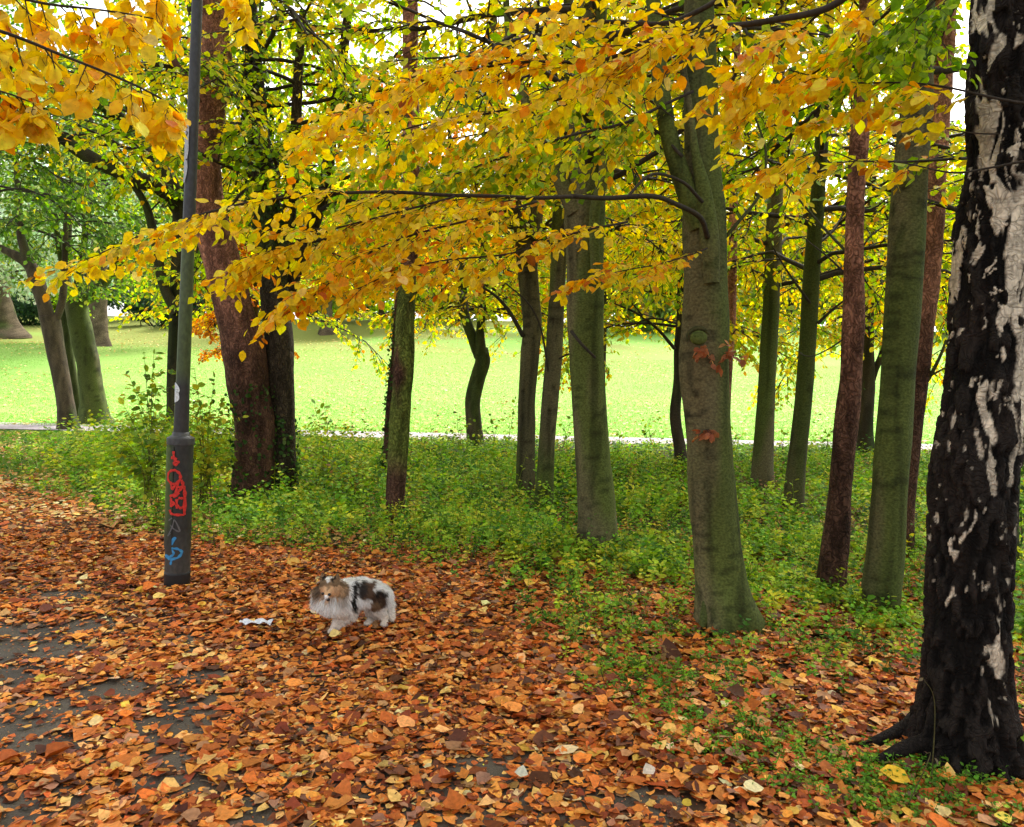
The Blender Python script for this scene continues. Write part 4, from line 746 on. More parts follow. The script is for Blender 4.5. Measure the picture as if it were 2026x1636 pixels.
# ------------------------------------------------------------------ birch
YB = gY(1905, 1502)
def birch():
    rg = np.random.default_rng(14)
    s = trunk_pts([(1909, 1502, 191), (1913, 1400, 164), (1911, 1300, 150), (1913, 1150, 143), (1921, 1000, 143), (1937, 850, 143), (1951, 720, 141), (1959, 600, 133), (1963, 500, 129), (1973, 400, 127), (1987, 300, 129), (1991, 180, 133), (1997, 60, 131), (2003, -60, 127)], YB, 8, n=900)
    base = s[1, :3].copy(); base[2] = zg(base[0], base[1])
    root = empty('birch_tree', base, 'big birch with black fissured and peeling white bark at the right edge', 'tree')
    seg = 190; p, r = s[:, :3], s[:, 3]; t, u, v = frames(p); a = np.arange(seg) / seg * 2 * math.pi
    rr = rough_fn(14, .0, [9, 9, 3], .50, 5, 0, .13, .10)(p, np.repeat(r[:, None], seg, 1), a)
    o = u[:, None] * np.cos(a)[None, :, None] + v[:, None] * np.sin(a)[None, :, None]
    V = p[:, None] + rr[..., None] * o; z = V[..., 2]
    q = V * [1, 1, 1]; wv = (np.stack([vn(q * 6 + 3, 5), vn(q * 6 + 9, 6), vn(q * 6, 7)], -1) - .5) * .08
    q = q + wv * [1, 1, .6]
    m = fbm(q * [21, 21, 3.6], 3, 81) * .62 + fbm(q * [9, 9, 1.9], 2, 82) * .38
    m = m + (vn(V * [70, 70, 22], 84) - .5) * .05
    th = np.interp(z, [0, .35, .6, 1.2, 1.6, 1.9, 2.2, 2.5, 2.8, 3.2, 4], [.80, .70, .615, .59, .575, .55, .515, .475, .425, .39, .37])
    th = th + .05 * sstep(-.1, -.5, o[..., 0]) * (z > 1) + .07 * sstep(.35, -.2, o[..., 0]) * sstep(2.2, 2.7, z)          # more black on the left flank
    white = np.maximum(sstep(th - .008, th + .008, m), sstep(.69, .71, fbm(q * [48, 48, 15], 3, 87)) * (z > .8))
    cork = fbm(V * [34, 34, 12], 4, 90); plate = sstep(.42, .6, cork)
    rr2 = rr * (1 + (1 - white) * (-.005 + .10 * (plate - .5) + .07 * (cork - .5) * 2) )
    V = p[:, None] + rr2[..., None] * o
    blk = np.array([.011, .0085, .007]) * (.5 + 1.3 * plate[..., None]) ; brn = sstep(.55, .7, fbm(V * [8, 8, 3], 2, 93))[..., None] * (1 - white[..., None]); blk = blk * (1 - brn * .35) + np.array([.038, .026, .020]) * brn * .35
    len_ = sstep(.60, .66, fbm(V * [14, 14, 130], 2, 95))[..., None]; dirt = fbm(V * [10, 10, 5], 3, 96)[..., None]
    wh = np.array([.66, .56, .43]) * (.5 + .8 * dirt) * (1 - .28 * len_)
    C = blk * (1 - white[..., None]) + wh * white[..., None]
    n = len(p); i = np.arange(n - 1)[:, None] * seg; j = np.arange(seg)[None]; k = (j + 1) % seg
    mb = MB(); mb.add(V.reshape(-1, 3), None, np.stack([i + j, i + k, i + seg + k, i + seg + j], -1).reshape(-1, 4), C.reshape(-1, 3))
    mb.build('trunk', M_BIRCH, root)
    rb = MB()                                            # surface roots
    for pts, r0 in (([(1870, 1400), (1830, 1440), (1790, 1462), (1740, 1478), (1690, 1482)], .055), ([(1890, 1470), (1830, 1500), (1770, 1512), (1730, 1520)], .05), ([(1935, 1500), (1960, 1525), (1990, 1540)], .06), ([(1960, 1470), (1990, 1500), (2030, 1520), (2080, 1535)], .055)):
        q = []
        for kk, (a_, b_) in enumerate(pts):
            g = G(a_, b_ + (40 if kk == 0 else 10)); q.append([g[0], g[1], g[2] + [.14, .10, .075, .05, .02][kk]])
        q = spline(np.array(q), 40); rb2 = np.linspace(r0, r0 * .3, 40)
        tube(rb, q, rb2, 18, (.016, .012, .010), True, rough_fn(15 + len(pts), .16, [18, 18, 18], 0, lump=.15))
    rb.build('root', M_BIRCH, root)
    bb, lb = MB(), MB(); bb.parts = []; crown(bb, lb, rg, s, 4.6, 7.5, 5, 2.0, P_YELLOW, .06, 7, space=.07); [b1.build('limb', M_TWIG, root) for b1 in bb.parts]; lb.build('crown', M_LEAF, root)
birch()

# bark knot and leaf tufts on the mossy beech
def knot():
    root = [o for o in bpy.data.objects if o.name == 'beech_tree'][0]
    mb = MB(); c = P(1382, 668, Y7 - .155); th = np.linspace(0, math.pi * 2, 40, endpoint=False)
    # healed branch scar: flattened boss with a raised collar over it
    ph = np.linspace(0, math.pi / 2, 12); rows = []
    for f in ph: rows.append(np.stack([c[0] + .058 * np.cos(f) * np.cos(th), np.full(40, c[1] - .035 * np.sin(f)), c[2] + .048 * np.cos(f) * np.sin(th)], -1))
    V = np.concatenate(rows); i = np.arange(11)[:, None] * 40; j = np.arange(40)[None]; k = (j + 1) % 40
    mb.add(V, None, np.stack([i + j, i + k, i + 40 + k, i + 40 + j], -1).reshape(-1, 4), np.array([.10, .13, .03]) * (.6 + .8 * fbm(V * 30, 2, 3)[:, None]))
    a = np.linspace(-.25, math.pi + .35, 30); tube(mb, np.stack([c[0] + .074 * np.cos(a), np.full(30, c[1] + .004), c[2] + .062 * np.sin(a)], -1), np.interp(np.linspace(0, 1, 30), [0, .5, 1], [.006, .020, .006]), 10, (.06, .06, .022), True, rough_fn(4, .15, [30, 30, 30], 0))
    mb.build('knot', M_BEECH, root)
    for rp in ([(1448, 1150, .00, .10), (1470, 1215, -.02, .05), (1492, 1246, -.05, .02), (1512, 1262, -.1, -.03)], [(1404, 1180, -.06, .08), (1394, 1225, -.10, .03), (1386, 1250, -.14, -.03)]):
        q = np.array([[*P(a_, b_, Y7 + dy_)[:2], max(zg(0, 0) * 0 + P(a_, b_, Y7 + dy_)[2], -.03)] for a_, b_, dy_, dz_ in rp]); rb = MB(); q = spline(q, 24); tube(rb, q, np.linspace(.055, .012, 24), 14, (.075, .095, .025), True, rough_fn(6, .12, [14, 14, 14], 0)); rb.build('root', M_BEECH, root)
    rg = np.random.default_rng(3)
    for (a_, b_) in ((1385, 690), (1440, 700), (1400, 850)):
        tw, lf = MB(), MB()
        for kk in range(5):
            st = P(a_, b_, Y7 - .15); d = [rg.normal(.1, .8), -1.0, rg.normal(.15, .35)]; spray(tw, lf, rg, st, d, rg.uniform(.07, .12), .003, [(3, (.50, .20, .10)), (2, (.38, .13, .06)), (1, (.62, .36, .16))], .062, .03, True, 2, .1, .5)
        two = tw.build('twigs', M_TWIG, root); lf.build('leaf_tuft', M_LEAF, two)
knot()

# ------------------------------------------------------------------ shrubs and saplings
P_SHR = [(3, (.20, .32, .03)), (2, (.34, .42, .04)), (1.5, (.11, .20, .03)), (1, (.50, .50, .05))]
P_SHY = [(3, (.42, .44, .035)), (3, (.28, .38, .03)), (1, (.60, .52, .04)), (1, (.14, .24, .03))]
def sapling(name, label, cat, group, px, py, tips, size, palette, seed, space=.07, lens=3, Y=None, under=.0, r=.006):
    rg = np.random.default_rng(seed); b = G(px, py) if Y is None else P(px, py, Y); b[2] = zg(b[0], b[1])
    root = empty(name, b, label, cat, group); sb, lb = MB(), MB()
    for (tx, ty) in tips:
        tp = P(tx, ty, b[1] + rg.normal(0, .18)); mid = b * .5 + tp * .5 + np.array([(b[0] - tp[0]) * .22, 0, .12]); s0 = b + [rg.normal(0, .08), rg.normal(0, .08), -.03]
        p = spline([s0, mid, tp], 22); tube(sb, p, np.linspace(r, r * .3, 22), 6, (.09, .085, .03), True)
        twig_leaves(lb, rg, p[4:], space, size, palette, True, .6, .5, .005, 0, .15, .34)
        for k in range(lens):
            i = 6 + int(14 * k / max(1, lens)); dd = nrm([rg.choice([-1, 1]) * .8, rg.normal(0, .5), .55]); pp = wander(rg, p[i], dd, rg.uniform(.2, .45), 6, .1, .08); tube(sb, pp, np.linspace(r * .5, r * .2, 6), 4, (.10, .09, .03), False); twig_leaves(lb, rg, pp, space * .8, size * .9, palette, True, .55, .5, .005, .05, .15, .34)
    sb.build('stems', M_TWIG, root); lb.build('leaves', M_GREEN, root)
SG = 'leafy saplings and shrubs in the undergrowth'
sapling('shrub', 'leafy green shrub with tall arching shoots behind the left of the lamp post', 'shrub', SG, 300, 985, [(285, 700), (305, 690), (255, 740), (240, 790), (230, 850), (275, 800), (310, 770), (330, 830), (290, 880), (260, 900)], .10, P_SHR, 1, .06, 5, Y=8.6)
sapling('shrub', 'yellow green shrub filling the gap between lamp post and leaning pine', 'shrub', SG, 405, 975, [(385, 730), (372, 760), (425, 745), (400, 800), (440, 790), (390, 850), (430, 870), (450, 840), (410, 900), (370, 880), (440, 920)], .09, P_SHY, 2, .055, 5, Y=8.9)
sapling('shrub', 'upright green sapling just right of the dark furrowed trunk', 'shrub', SG, 645, 985, [(640, 790), (622, 800), (655, 870), (610, 880), (690, 900), (640, 900)], .085, P_SHR, 3, .065, 3, Y=9.6)
sapling('shrub', 'low yellow green bush between the leaning pine and the slender mossy pine', 'shrub', SG, 690, 1000, [(640, 900), (680, 880), (730, 900), (620, 930), (760, 930), (700, 930), (740, 960)], .075, P_SHY, 4, .055, 4, Y=9.3)
SP = [(905, 900, [(905, 815), (890, 850), (925, 840), (870, 860)], 'young sapling left of the crooked forked tree'), (975, 905, [(970, 815), (990, 830), (960, 850)], 'young sapling right of the crooked forked tree'),
      (1010, 880, [(1018, 790), (1000, 820)], 'single thin sapling left of the reddish trunk'), (1120, 905, [(1110, 830), (1130, 820)], 'pair of thin green shoots beside the stout beech'),
      (1280, 900, [(1270, 830), (1290, 820), (1300, 850)], 'small bright sapling in the gap right of the stout beech'), (1225, 905, [(1222, 850), (1240, 860)], 'low shoots at the right of the stout beech'),
      (1455, 905, [(1450, 850), (1470, 860), (1440, 870)], 'low sapling right of the mossy beech'), (1545, 900, [(1550, 835), (1560, 850)], 'sapling in the gap between the two slim beeches'),
      (1635, 905, [(1630, 845), (1642, 850), (1620, 865)], 'sapling between slim dark beech and straight red pine'), (1850, 960, [(1845, 870), (1835, 900)], 'leafy shoots left of the birch trunk'),
      (830, 925, [(838, 850), (815, 870)], 'small sapling right of the slender mossy pine'), (2030, 1100, [(2022, 900), (2030, 960), (2005, 1000)], 'leafy shoots at the right edge behind the birch')]
for i, (a, b, tips, lab) in enumerate(SP): sapling('sapling', lab, 'sapling', SG, a, b + 30, tips, .10 if b < 915 else .07, P_SHR, 20 + i, .09, 2, Y=min(16.5, gY(a, b)))
# tall thin stalks and a sprig in front of the birch foot
sapling('sapling', 'bare thin grey shoot standing in front of the birch foot', 'sapling', SG, 1832, 1560, [(1826, 1340)], .03, [(1, (.2, .15, .1))], 41, .5, 0, r=.0028)
sapling('sapling', 'thin brown shoot at the bottom edge below the birch', 'sapling', SG, 1838, 1636, [(1832, 1490)], .03, [(1, (.2, .12, .08))], 42, .5, 0, r=.0028)
sapling('sapling', 'bright green leafy sprig at the birch foot on the right', 'sapling', SG, 2030, 1545, [(1950, 1482), (2010, 1470)], .055, [(1, (.25, .40, .04))], 43, .05, 1, r=.002)

# ------------------------------------------------------------------ beyond the meadow
def blob_leaves(mb, rg, c, rad, n, size, palette, hang=.2):
    u = nrm(rg.normal(0, 1, (n, 3))) * (rg.random((n, 1)) ** .45); nz = .72 + .56 * fbm(u * 2.2 + c, 2, 7)[:, None]
    p = c + u * np.array(rad) * nz; d = nrm(rg.normal(0, 1, (n, 3)) + [0, 0, -hang]); leaves(mb, p, d, nrm(rg.normal(0, 1, (n, 3)) + [0, -.6, .6]), size * rg.uniform(.6, 1.3, n), pal(rg, palette, n, .2), rg, False, .45)
P_SILV = [(3, (.46, .56, .38)), (2, (.56, .64, .48)), (1, (.30, .40, .18))]
P_FARG = [(3, (.22, .34, .10)), (2, (.34, .46, .14)), (1.4, (.58, .56, .12)), (.4, (.5, .26, .06))]
P_DKB = [(3, (.025, .06, .02)), (2, (.04, .09, .03)), (1, (.07, .13, .04))]
wg = np.random.default_rng(70); wl, wt = MB(), MB()
for i in range(64):
    x = -70 + 140 * (i + wg.random()) / 64 * 1.0; y = wg.uniform(60, 92) + .05 * abs(x); z = float(zg(x, y)); h = wg.uniform(10, 18); r = wg.uniform(3.2, 5.2)
    tube(wt, spline([[x, y, z - .2], [x + .3, y, z + h * .3], [x, y, z + h * .8]], 8), np.linspace(.28, .08, 8), 7, (.06, .05, .035))
    pl = P_FARG if wg.random() < .6 else (P_FARYEL if x > -10 else P_GREEN)
    for k in range(8):
        a = wg.uniform(0, 6.28); q = r * wg.uniform(.1, .7); blob_leaves(wl, wg, np.array([x + math.cos(a) * q, y + math.sin(a) * q, z + h * wg.uniform(.16, .95)]), (r * .62, r * .62, r * .6), 520, .50, pl)
wroot = empty('woodland', (0, 75, float(zg(0, 75)))); tag(wroot, 'far-off mass of trees along the top of the meadow', 'woodland', kind='stuff')
a_ = wl.build('crown', M_LEAF, wroot); b_ = wt.build('trunk', M_BARK, wroot); a_['kind'] = 'stuff'; b_['kind'] = 'stuff'
def bigtree(name, label, px, py, wpx, top_px, pl, seed, cr=4.5, h=9, nb=22, leaf=.28, slant=0, hang=1.2, low=.25, group='old trees on the far side of the meadow'):
    g = G(px, py); rg = np.random.default_rng(seed); Y = g[1]; r = wpx / 2 / F * Y; root = empty(name, g, label, 'tree', group); tb = MB(); z = g[2]
    s = spline([[g[0], Y, z - .3, r * 1.1], [g[0] + slant * .3, Y, z + 1.5, r * .85], [g[0] + slant, Y, z + h * .5, r * .6], [g[0] + slant * 1.2, Y, z + h, r * .12]], 60)
    trunk(tb, s, 22, col_dark(seed, 1.5, .3), rough_fn(seed, .08, [3, 3, 1], .4, 4, z, .5)); tb.build('trunk', M_PINE, root)
    bb, lb = MB(), MB()
    for k in range(nb):
        b, rr = at_z(s, z + h * rg.uniform(.25, .9)); a = rg.uniform(0, 6.28); q = cr * rg.uniform(.3, .95); e = b + [math.cos(a) * q, math.sin(a) * q, rg.uniform(-.2, 1.5)]
        if e[2] < z + h * low: e[2] = z + h * low
        tube(bb, spline([b, (b + e) / 2 + [0, 0, .4], e], 8), np.linspace(.09, .03, 8), 5, DK, False); blob_leaves(lb, rg, e, (1.5, 1.5, 1.3), 380, leaf, pl, hang)
    bb.build('branches', M_TWIG, root); lb.build('crown', M_LEAF, root)
bigtree('willow_tree', 'silvery willow with thick leaning trunk at the far left of the meadow', 12, 668, 62, 0, P_SILV, 81, 6.5, 12, 30, .22, -1.2, 1.8, .22)
bigtree('willow_tree', 'silvery tree with broad grey trunk behind the mossy trunks at left', 188, 684, 46, 0, P_SILV, 82, 6, 12, 30, .22, .3, 1.8, .28)
bigtree('chestnut_tree', 'lone dark trunked tree across the meadow, seen left of the slender mossy pine', 646, 662, 26, 0, P_FARYEL, 83, 5, 11, 22, .25, 0, .5, .35)
bigtree('chestnut_tree', 'yellowing tree across the meadow behind the crooked forked tree', 850, 650, 20, 0, P_FARYEL, 84, 5, 10, 22, .25, 0, .5, .3)
for i, (px, py, wr_, hh, lab) in enumerate([(300, 642, 3.4, 2.2, 'dark green round bush at the far edge of the meadow behind the lamp post'), (60, 640, 3.0, 1.9, 'dark green bush behind the silvery willow'), (430, 640, 3.0, 1.8, 'dark bush at the meadow edge left of the leaning pine')]):
    g = G(px, py + 4); g[1] = min(g[1], 66); g[2] = zg(g[0], g[1]); rg = np.random.default_rng(90 + i); root = empty('bush', g, lab, 'bush', 'dark bushes at the top of the meadow'); lb, sb = MB(), MB()
    for k in range(12):
        c = g + [rg.uniform(-wr_, wr_), rg.uniform(-1, 1), rg.uniform(.2, hh)]; tube(sb, np.array([g + [rg.normal(0, .3), 0, -.2], c]), [.05, .02], 5, DK); blob_leaves(lb, rg, c, (1.2, 1.0, .9), 420, .2, P_DKB, .2)
    sb.build('stems', M_TWIG, root); lb.build('leaves', M_GREEN, root)

# ------------------------------------------------------------------ lamp post
def lamp():
    Yl = gY(350, 1166); b = G(350, 1166); b[2] = zg(b[0], b[1]); k = Yl / F
    root = empty('lamp_post', b, 'dark lamp post with red and blue graffiti on its wide base', 'lamp post')
    b0 = P(350, 1166, Yl); tp = P(358, 866, Yl); ax = nrm(tp - b0); L = np.linalg.norm(tp - b0)
    yv = np.array([0, 1., 0]); yv = nrm(yv - ax * (yv @ ax)); xv = np.cross(yv, ax)
    def ring(prof, seg=56, seed=1, colf=None, mb=None, a0=0):
        mb = mb or MB(); a = np.linspace(0, 2 * math.pi, seg, endpoint=False) + a0; prof = np.array(prof)
        V = b0 + prof[:, 0][:, None, None] * ax + prof[:, 1][:, None, None] * (np.cos(a)[None, :, None] * xv + np.sin(a)[None, :, None] * yv)
        n = len(prof); Vf = V.reshape(-1, 3); i = np.arange(n - 1)[:, None] * seg; j = np.arange(seg)[None]; q = (j + 1) % seg
        mb.add(Vf, None, np.stack([i + j, i + q, i + seg + q, i + seg + j], -1).reshape(-1, 4), colf(Vf, np.tile(a, n))); return mb
    R = 24.0 * k
    def paint(V, a):
        z = (V - b0) @ ax; n = fbm(V * [9, 9, 2.5], 3, 5)[:, None]; g = (1.2 * sstep(.1, -.8, np.cos(a)) * sstep(.28, .55, z / L) + .4 * sstep(.5, .65, fbm(V * [8, 8, 1.6], 3, 8)) * sstep(.4, .7, z / L))[:, None]; g = np.clip(g, 0, 1)
        c = np.array([.030, .031, .029]) * (.6 + .8 * n) * (1 - g) + np.array([.075, .115, .025]) * g
        dust = (sstep(.45, .12, z / L) * (.4 + .6 * fbm(V * 12, 3, 9)))[:, None]; c = c * (1 - dust * .6) + np.array([.10, .095, .085]) * dust * .6
        return c
    zz = np.linspace(.10, L, 60)
    ring([[-.05, R * 1.03], [.02, R * 1.03], [.13, R * 1.03], [.145, R * 1.025], [.146, R * .98]], colf=lambda V, a: np.tile([.012, .012, .012], (len(V), 1))).build('base_band', M_METAL, root)
    ring([[z, R] for z in zz], colf=paint).build('base', M_METAL, root); base_o = bpy.data.objects[[o.name for o in bpy.data.objects if o.name.startswith('base') and o.parent == root and 'band' not in o.name][-1]]
    ring([[L - .05, R * 1.0], [L - .048, R * 1.09], [L - .047, R * 1.09], [L - .002, R * 1.09], [L, R * 1.085], [L + .018, R * .74], [L + .02, R * .70], [L + .045, R * .66], [L + .046, R * .5]], colf=lambda V, a: np.array([.05, .05, .05]) * (.6 + .8 * fbm(V * 20, 2, 4)[:, None])).build('collar', M_METAL, root)
    # access door: curved plate on the left, standing a little proud
    db = MB(); a = np.linspace(math.pi * .93, math.pi * 1.47, 14); zs = np.linspace(.33, L - .06, 30)
    for rr_, flip in ((R * 1.075, 0),):
        V = b0 + zs[:, None, None] * ax + (rr_ + R * .09 * np.exp(-((a - math.pi) / .16) ** 2))[None, :, None] * (np.cos(a)[None, :, None] * xv + np.sin(a)[None, :, None] * yv); Vf = V.reshape(-1, 3)
        i = np.arange(29)[:, None] * 14; j = np.arange(13)[None]; db.add(Vf, None, np.stack([i + j, i + j + 1, i + 15 + j, i + 14 + j], -1).reshape(-1, 4), paint(Vf, np.tile(a, 30)) * .9)
    edge = []
    Vi = b0 + zs[:, None, None] * ax + R * .99 * (np.cos(a)[None, :, None] * xv + np.sin(a)[None, :, None] * yv)
    for ia in (0, 13):
        A = V[:, ia]; B = Vi[:, ia]; i = np.arange(29); db.add(np.concatenate([A, B]), None, np.stack([i, i + 1, i + 31, i + 30], -1), (.012, .012, .012))
    for iz in (0, 29):
        A = V[iz]; B = Vi[iz]; i = np.arange(13); db.add(np.concatenate([A, B]), None, np.stack([i, i + 1, i + 15, i + 14], -1), (.015, .015, .015))
    db.build('access_door', M_METAL, root)
    # pole: straight taper up to a lantern above the picture
    t2 = P(392, 0, Yl - .0); axp = nrm(t2 - P(360, 850, Yl)); p0 = b0 + ax * (L + .03); zp = np.concatenate([np.linspace(0, 3.2, 80), [4.2]]); pp = p0 + zp[:, None] * axp
    pb = MB(); rp = np.interp(zp, [0, .25, .26, 1.8, 4.2], [14.3 * k, 13.8 * k, 13.2 * k, 11.4 * k, 8.5 * k]); tt, u, v = frames(pp); a = np.arange(36) / 36 * 2 * math.pi
    V = pp[:, None] + rp[:, None, None] * (u[:, None] * np.cos(a)[None, :, None] + v[:, None] * np.sin(a)[None, :, None]); Vf = V.reshape(-1, 3)
    hz = np.repeat(zp, 36); g = (sstep(.35, .5, hz) * (1 - sstep(1.45, 1.65, hz)) * (.65 + .4 * fbm(Vf * [10, 10, 2], 3, 9)))[:, None]; c = np.array([.040, .042, .047]) * (.7 + .6 * fbm(Vf * [9, 9, 1.5], 3, 10)[:, None]); low = (1 - sstep(.3, .5, hz))[:, None]; c = c * (1 - low) + np.array([.035, .033, .033]) * low
    c = c * (1 - g) + np.array([.07, .10, .03]) * g; i = np.arange(len(pp) - 1)[:, None] * 36; j = np.arange(36)[None]; q = (j + 1) % 36; pb.add(Vf, None, np.stack([i + j, i + q, i + 36 + q, i + 36 + j], -1).reshape(-1, 4), c); pole_o = pb.build('pole', M_METAL, root)
    hb = MB(); e = pp[-1]; tube(hb, np.array([e + [0, 0, -.05], e + [0, 0, .1], e + [0, 0, .12], e + [0, 0, .5], e + [0, 0, .62]]), [.05, .06, .16, .22, .03], 24, (.5, .5, .48)); hb.build('lantern', M_METAL, root)
    # decals lying on the curved steel
    def deca(name, strokes, wid, col, cx, rad, par, cxf=None):
        mb = MB()
        for st in strokes:
            q = spline(np.array([[a_, b_] for a_, b_ in st], float), max(8, 9 * len(st))); tg = nrm(np.gradient(q, axis=0)); nn_ = np.stack([-tg[:, 1], tg[:, 0]], -1); nn_ = nn_ * (1 + .25 * np.sin(np.arange(len(q)) * .7))[:, None]
            rows = np.stack([q + nn_ * wid / 2 * f for f in (-1, -.33, .33, 1)], 1); P2 = rows.reshape(-1, 2)
            zz_ = (1166 - P2[:, 1]) * k; cxx = 350 + (1166 - P2[:, 1]) * (8 / 300) if cxf is None else cxf(P2[:, 1]); dx = np.clip((P2[:, 0] - cxx) * k, -rad * .985, rad * .985); dy = -np.sqrt(rad * rad - dx * dx)
            base_ = b0 + zz_[:, None] * ax if cxf is None else np.stack([np.interp(P2[:, 1], *_pl[kk]) for kk in range(3)], -1)
            V_ = base_ + dx[:, None] * xv + dy[:, None] * yv; m = len(q); i = np.arange(m - 1)[:, None] * 4; j = np.arange(3)[None]
            mb.add(V_, None, np.stack([i + j, i + j + 1, i + 5 + j, i + 4 + j], -1).reshape(-1, 4), col)
        mb.build(name, M_SPRAY, base_o if cxf is None else pole_o)
    RED, BLU, GRY = (.62, .035, .025), (.05, .27, .55), (.13, .13, .13)
    Rd = R * 1.075 + .004
    deca('graffiti_red', [[(355, 884), (356, 898), (360, 906)], [(350, 897), (362, 899)], [(356, 903), (364, 905), (358, 911), (355, 905)],
        [(353, 921), (344, 928), (343, 941), (350, 947), (357, 948), (366, 941), (367, 930), (360, 922), (352, 922)], [(350, 948), (352, 960)], [(352, 960), (363, 945), (360, 966), (371, 952), (369, 940)],
        [(372, 952), (374, 970), (373, 1010)], [(360, 954), (373, 955)], [(347, 974), (358, 968), (356, 974), (366, 966)], [(350, 977), (350, 992), (356, 986), (350, 984)], [(361, 978), (361, 997)], [(347, 1000), (352, 1008), (373, 1010)], [(364, 976), (372, 977)], [(361, 990), (368, 996), (374, 992)]], 4.5, RED, 0, Rd, 0)
    deca('graffiti_grey', [[(348, 1046), (343, 1052), (352, 1035), (357, 1020), (366, 1042), (356, 1038), (348, 1030)], [(352, 1016), (344, 1022)]], 2.6, GRY, 0, Rd - .001, 0)
    deca('graffiti_blue', [[(333, 1046), (340, 1046), (345, 1052), (337, 1060), (338, 1068), (357, 1056), (350, 1068), (343, 1077), (352, 1077), (362, 1078), (368, 1085), (362, 1095), (350, 1098), (341, 1097), (336, 1092), (346, 1094), (354, 1088), (352, 1080)], [(350, 1099), (348, 1110)]], 4.4, BLU, 0, R * 1.0 + .0045, 0)
    _pys = np.linspace(850, -20, 40)
    rel = (pp - np.array([0, 0, CAMZ])) @ R3; qx = W0 / 2 + F * rel[:, 0] / -rel[:, 2]; qy = H0 / 2 - F * rel[:, 1] / -rel[:, 2]
    cen = lambda py: np.interp(py, qy[::-1], qx[::-1])
    global _pl; _pl = [(qy[::-1], pp[::-1, kk]) for kk in range(3)]
    def patch(name, rows, rad, col):
        mb = MB(); V_ = []
        for (y_, x0, x1) in rows:
            for f in np.linspace(0, 1, 9):
                x_ = x0 + (x1 - x0) * f; dx = np.clip((x_ - cen(y_)) * k, -rad * .97, rad * .97); dy = -math.sqrt(rad * rad - dx * dx)
                V_.append(np.array([np.interp(y_, *_pl[kk]) for kk in range(3)]) + dx * xv + dy * yv)
        m = len(rows); i = np.arange(m - 1)[:, None] * 9; j = np.arange(8)[None]; mb.add(np.array(V_), None, np.stack([i + j, i + j + 1, i + 10 + j, i + 9 + j], -1).reshape(-1, 4), col); mb.build(name, M_SPRAY, pole_o)
    patch('sticker', [(757, 350, 352), (761, 350, 357), (767, 350, 361), (772, 350, 362), (777, 350, 360), (783, 350, 361), (789, 350, 361), (793, 350, 358), (796, 350, 352)], 13.9 * k + .004, (.72, .76, .78))
    patch('paper_strip', [(246, 371, 380), (262, 370, 380), (280, 370, 379), (300, 369, 379), (318, 369, 376), (335, 368, 377), (352, 368, 374), (364, 367, 370)], 12.9 * k + .004, (.50, .52, .54))
    deca('sticker_print', [[(353, 771), (360, 771)], [(353, 775), (361, 776)]], 1.2, (.35, .38, .42), 0, 13.9 * k + .0055, 0, cen)
    deca('strip_print', [[(376, 255), (376, 258)], [(375, 263), (376, 268), (374, 274)], [(374, 318), (375, 321)]], 2.6, (.02, .02, .02), 0, 12.9 * k + .0055, 0, cen)
M_METAL = attr_mat('painted_steel', .5, .4, 40, .15, (1, 1, .6), (.7, 1.25), .003)
M_SPRAY = attr_mat('spray_paint', .6, .3, 60, .05, (1, 1, 1), (.7, 1.15), .001)
lamp()

# ------------------------------------------------------------------ paper scrap
def scrap():
    rg = np.random.default_rng(5); g = G(507, 1250); root_z = zg(g[0], g[1]) + .05; nx_, ny_ = 26, 12; u, v = np.meshgrid(np.linspace(-1, 1, nx_), np.linspace(-1, 1, ny_))
    wv = 1 + .35 * (vn(np.stack([u * 4, v * 0, v * 0], -1), 3) - .5); x = g[0] + u * .105; y = g[1] + v * .035 * wv + .012 * np.sin(u * 5); z = root_z + .022 * (fbm(np.stack([u * 3, v * 2.5, v * 0], -1), 3, 4) - .3) + .02 * np.abs(np.sin(u * 4 + v))
    V = np.stack([x, y, z], -1).reshape(-1, 3); i = np.arange(ny_ - 1)[:, None] * nx_ + np.arange(nx_ - 1)[None]; Qa = np.stack([i, i + 1, i + nx_ + 1, i + nx_], -1).reshape(-1, 4); n_ = len(V)
    mb = MB(); mb.add(np.concatenate([V, V - [0, 0, .0012]]), None, np.concatenate([Qa, Qa[:, ::-1] + n_]), (.72, .75, .80)); o = mb.build('paper_scrap', M_SPRAY); tag(o, 'crumpled white paper scrap lying on the fallen leaves left of the dog', 'litter')
scrap()
def pale(label, px, py, rot, size, colr, name='fallen_leaf'):
    rg = np.random.default_rng(int(px)); g = G(px, py); mb = MB(); a = rot; p = np.array([[g[0], g[1], zg(g[0], g[1]) + .062]])
    leaves(mb, p, np.array([[math.cos(a), math.sin(a), .15]]), np.array([[.1, -.45, 1.]]), size, np.array([colr]), rg, True, .42, .3, .3, .1); o = mb.build(name, M_LITTER); tag(o, label, 'leaf', 'large pale leaves lying on top of the litter')
pale('large upright cream leaf on the path left of the lamp post foot', 158, 1166, 1.4, .085, (.80, .66, .30)); pale('pale yellow leaf in front of the dog', 650, 1278, .2, .075, (.82, .62, .22)); pale('bright yellow leaf lying alone in the greenery right of the dog', 1042, 1178, 1.2, .09, (.85, .55, .08))
pale('golden leaf on the litter below the birch', 1800, 1580, 2.7, .12, (.80, .48, .03)); pale('cream leaf standing up at the bottom right near the path edge', 1492, 1600, 1.5, .08, (.80, .70, .36)); pale('pale yellow leaf on the tarmac at the bottom left', 505 / 2.894, 1457, .3, .07, (.80, .60, .25))
pale('whitish leaf on bare tarmac at the bottom centre', 1045, 1565, 3.0, .06, (.55, .55, .42)); pale('silvery five pointed leaf at the bottom centre right', 1270, 1562, .5, .07, (.60, .52, .42))

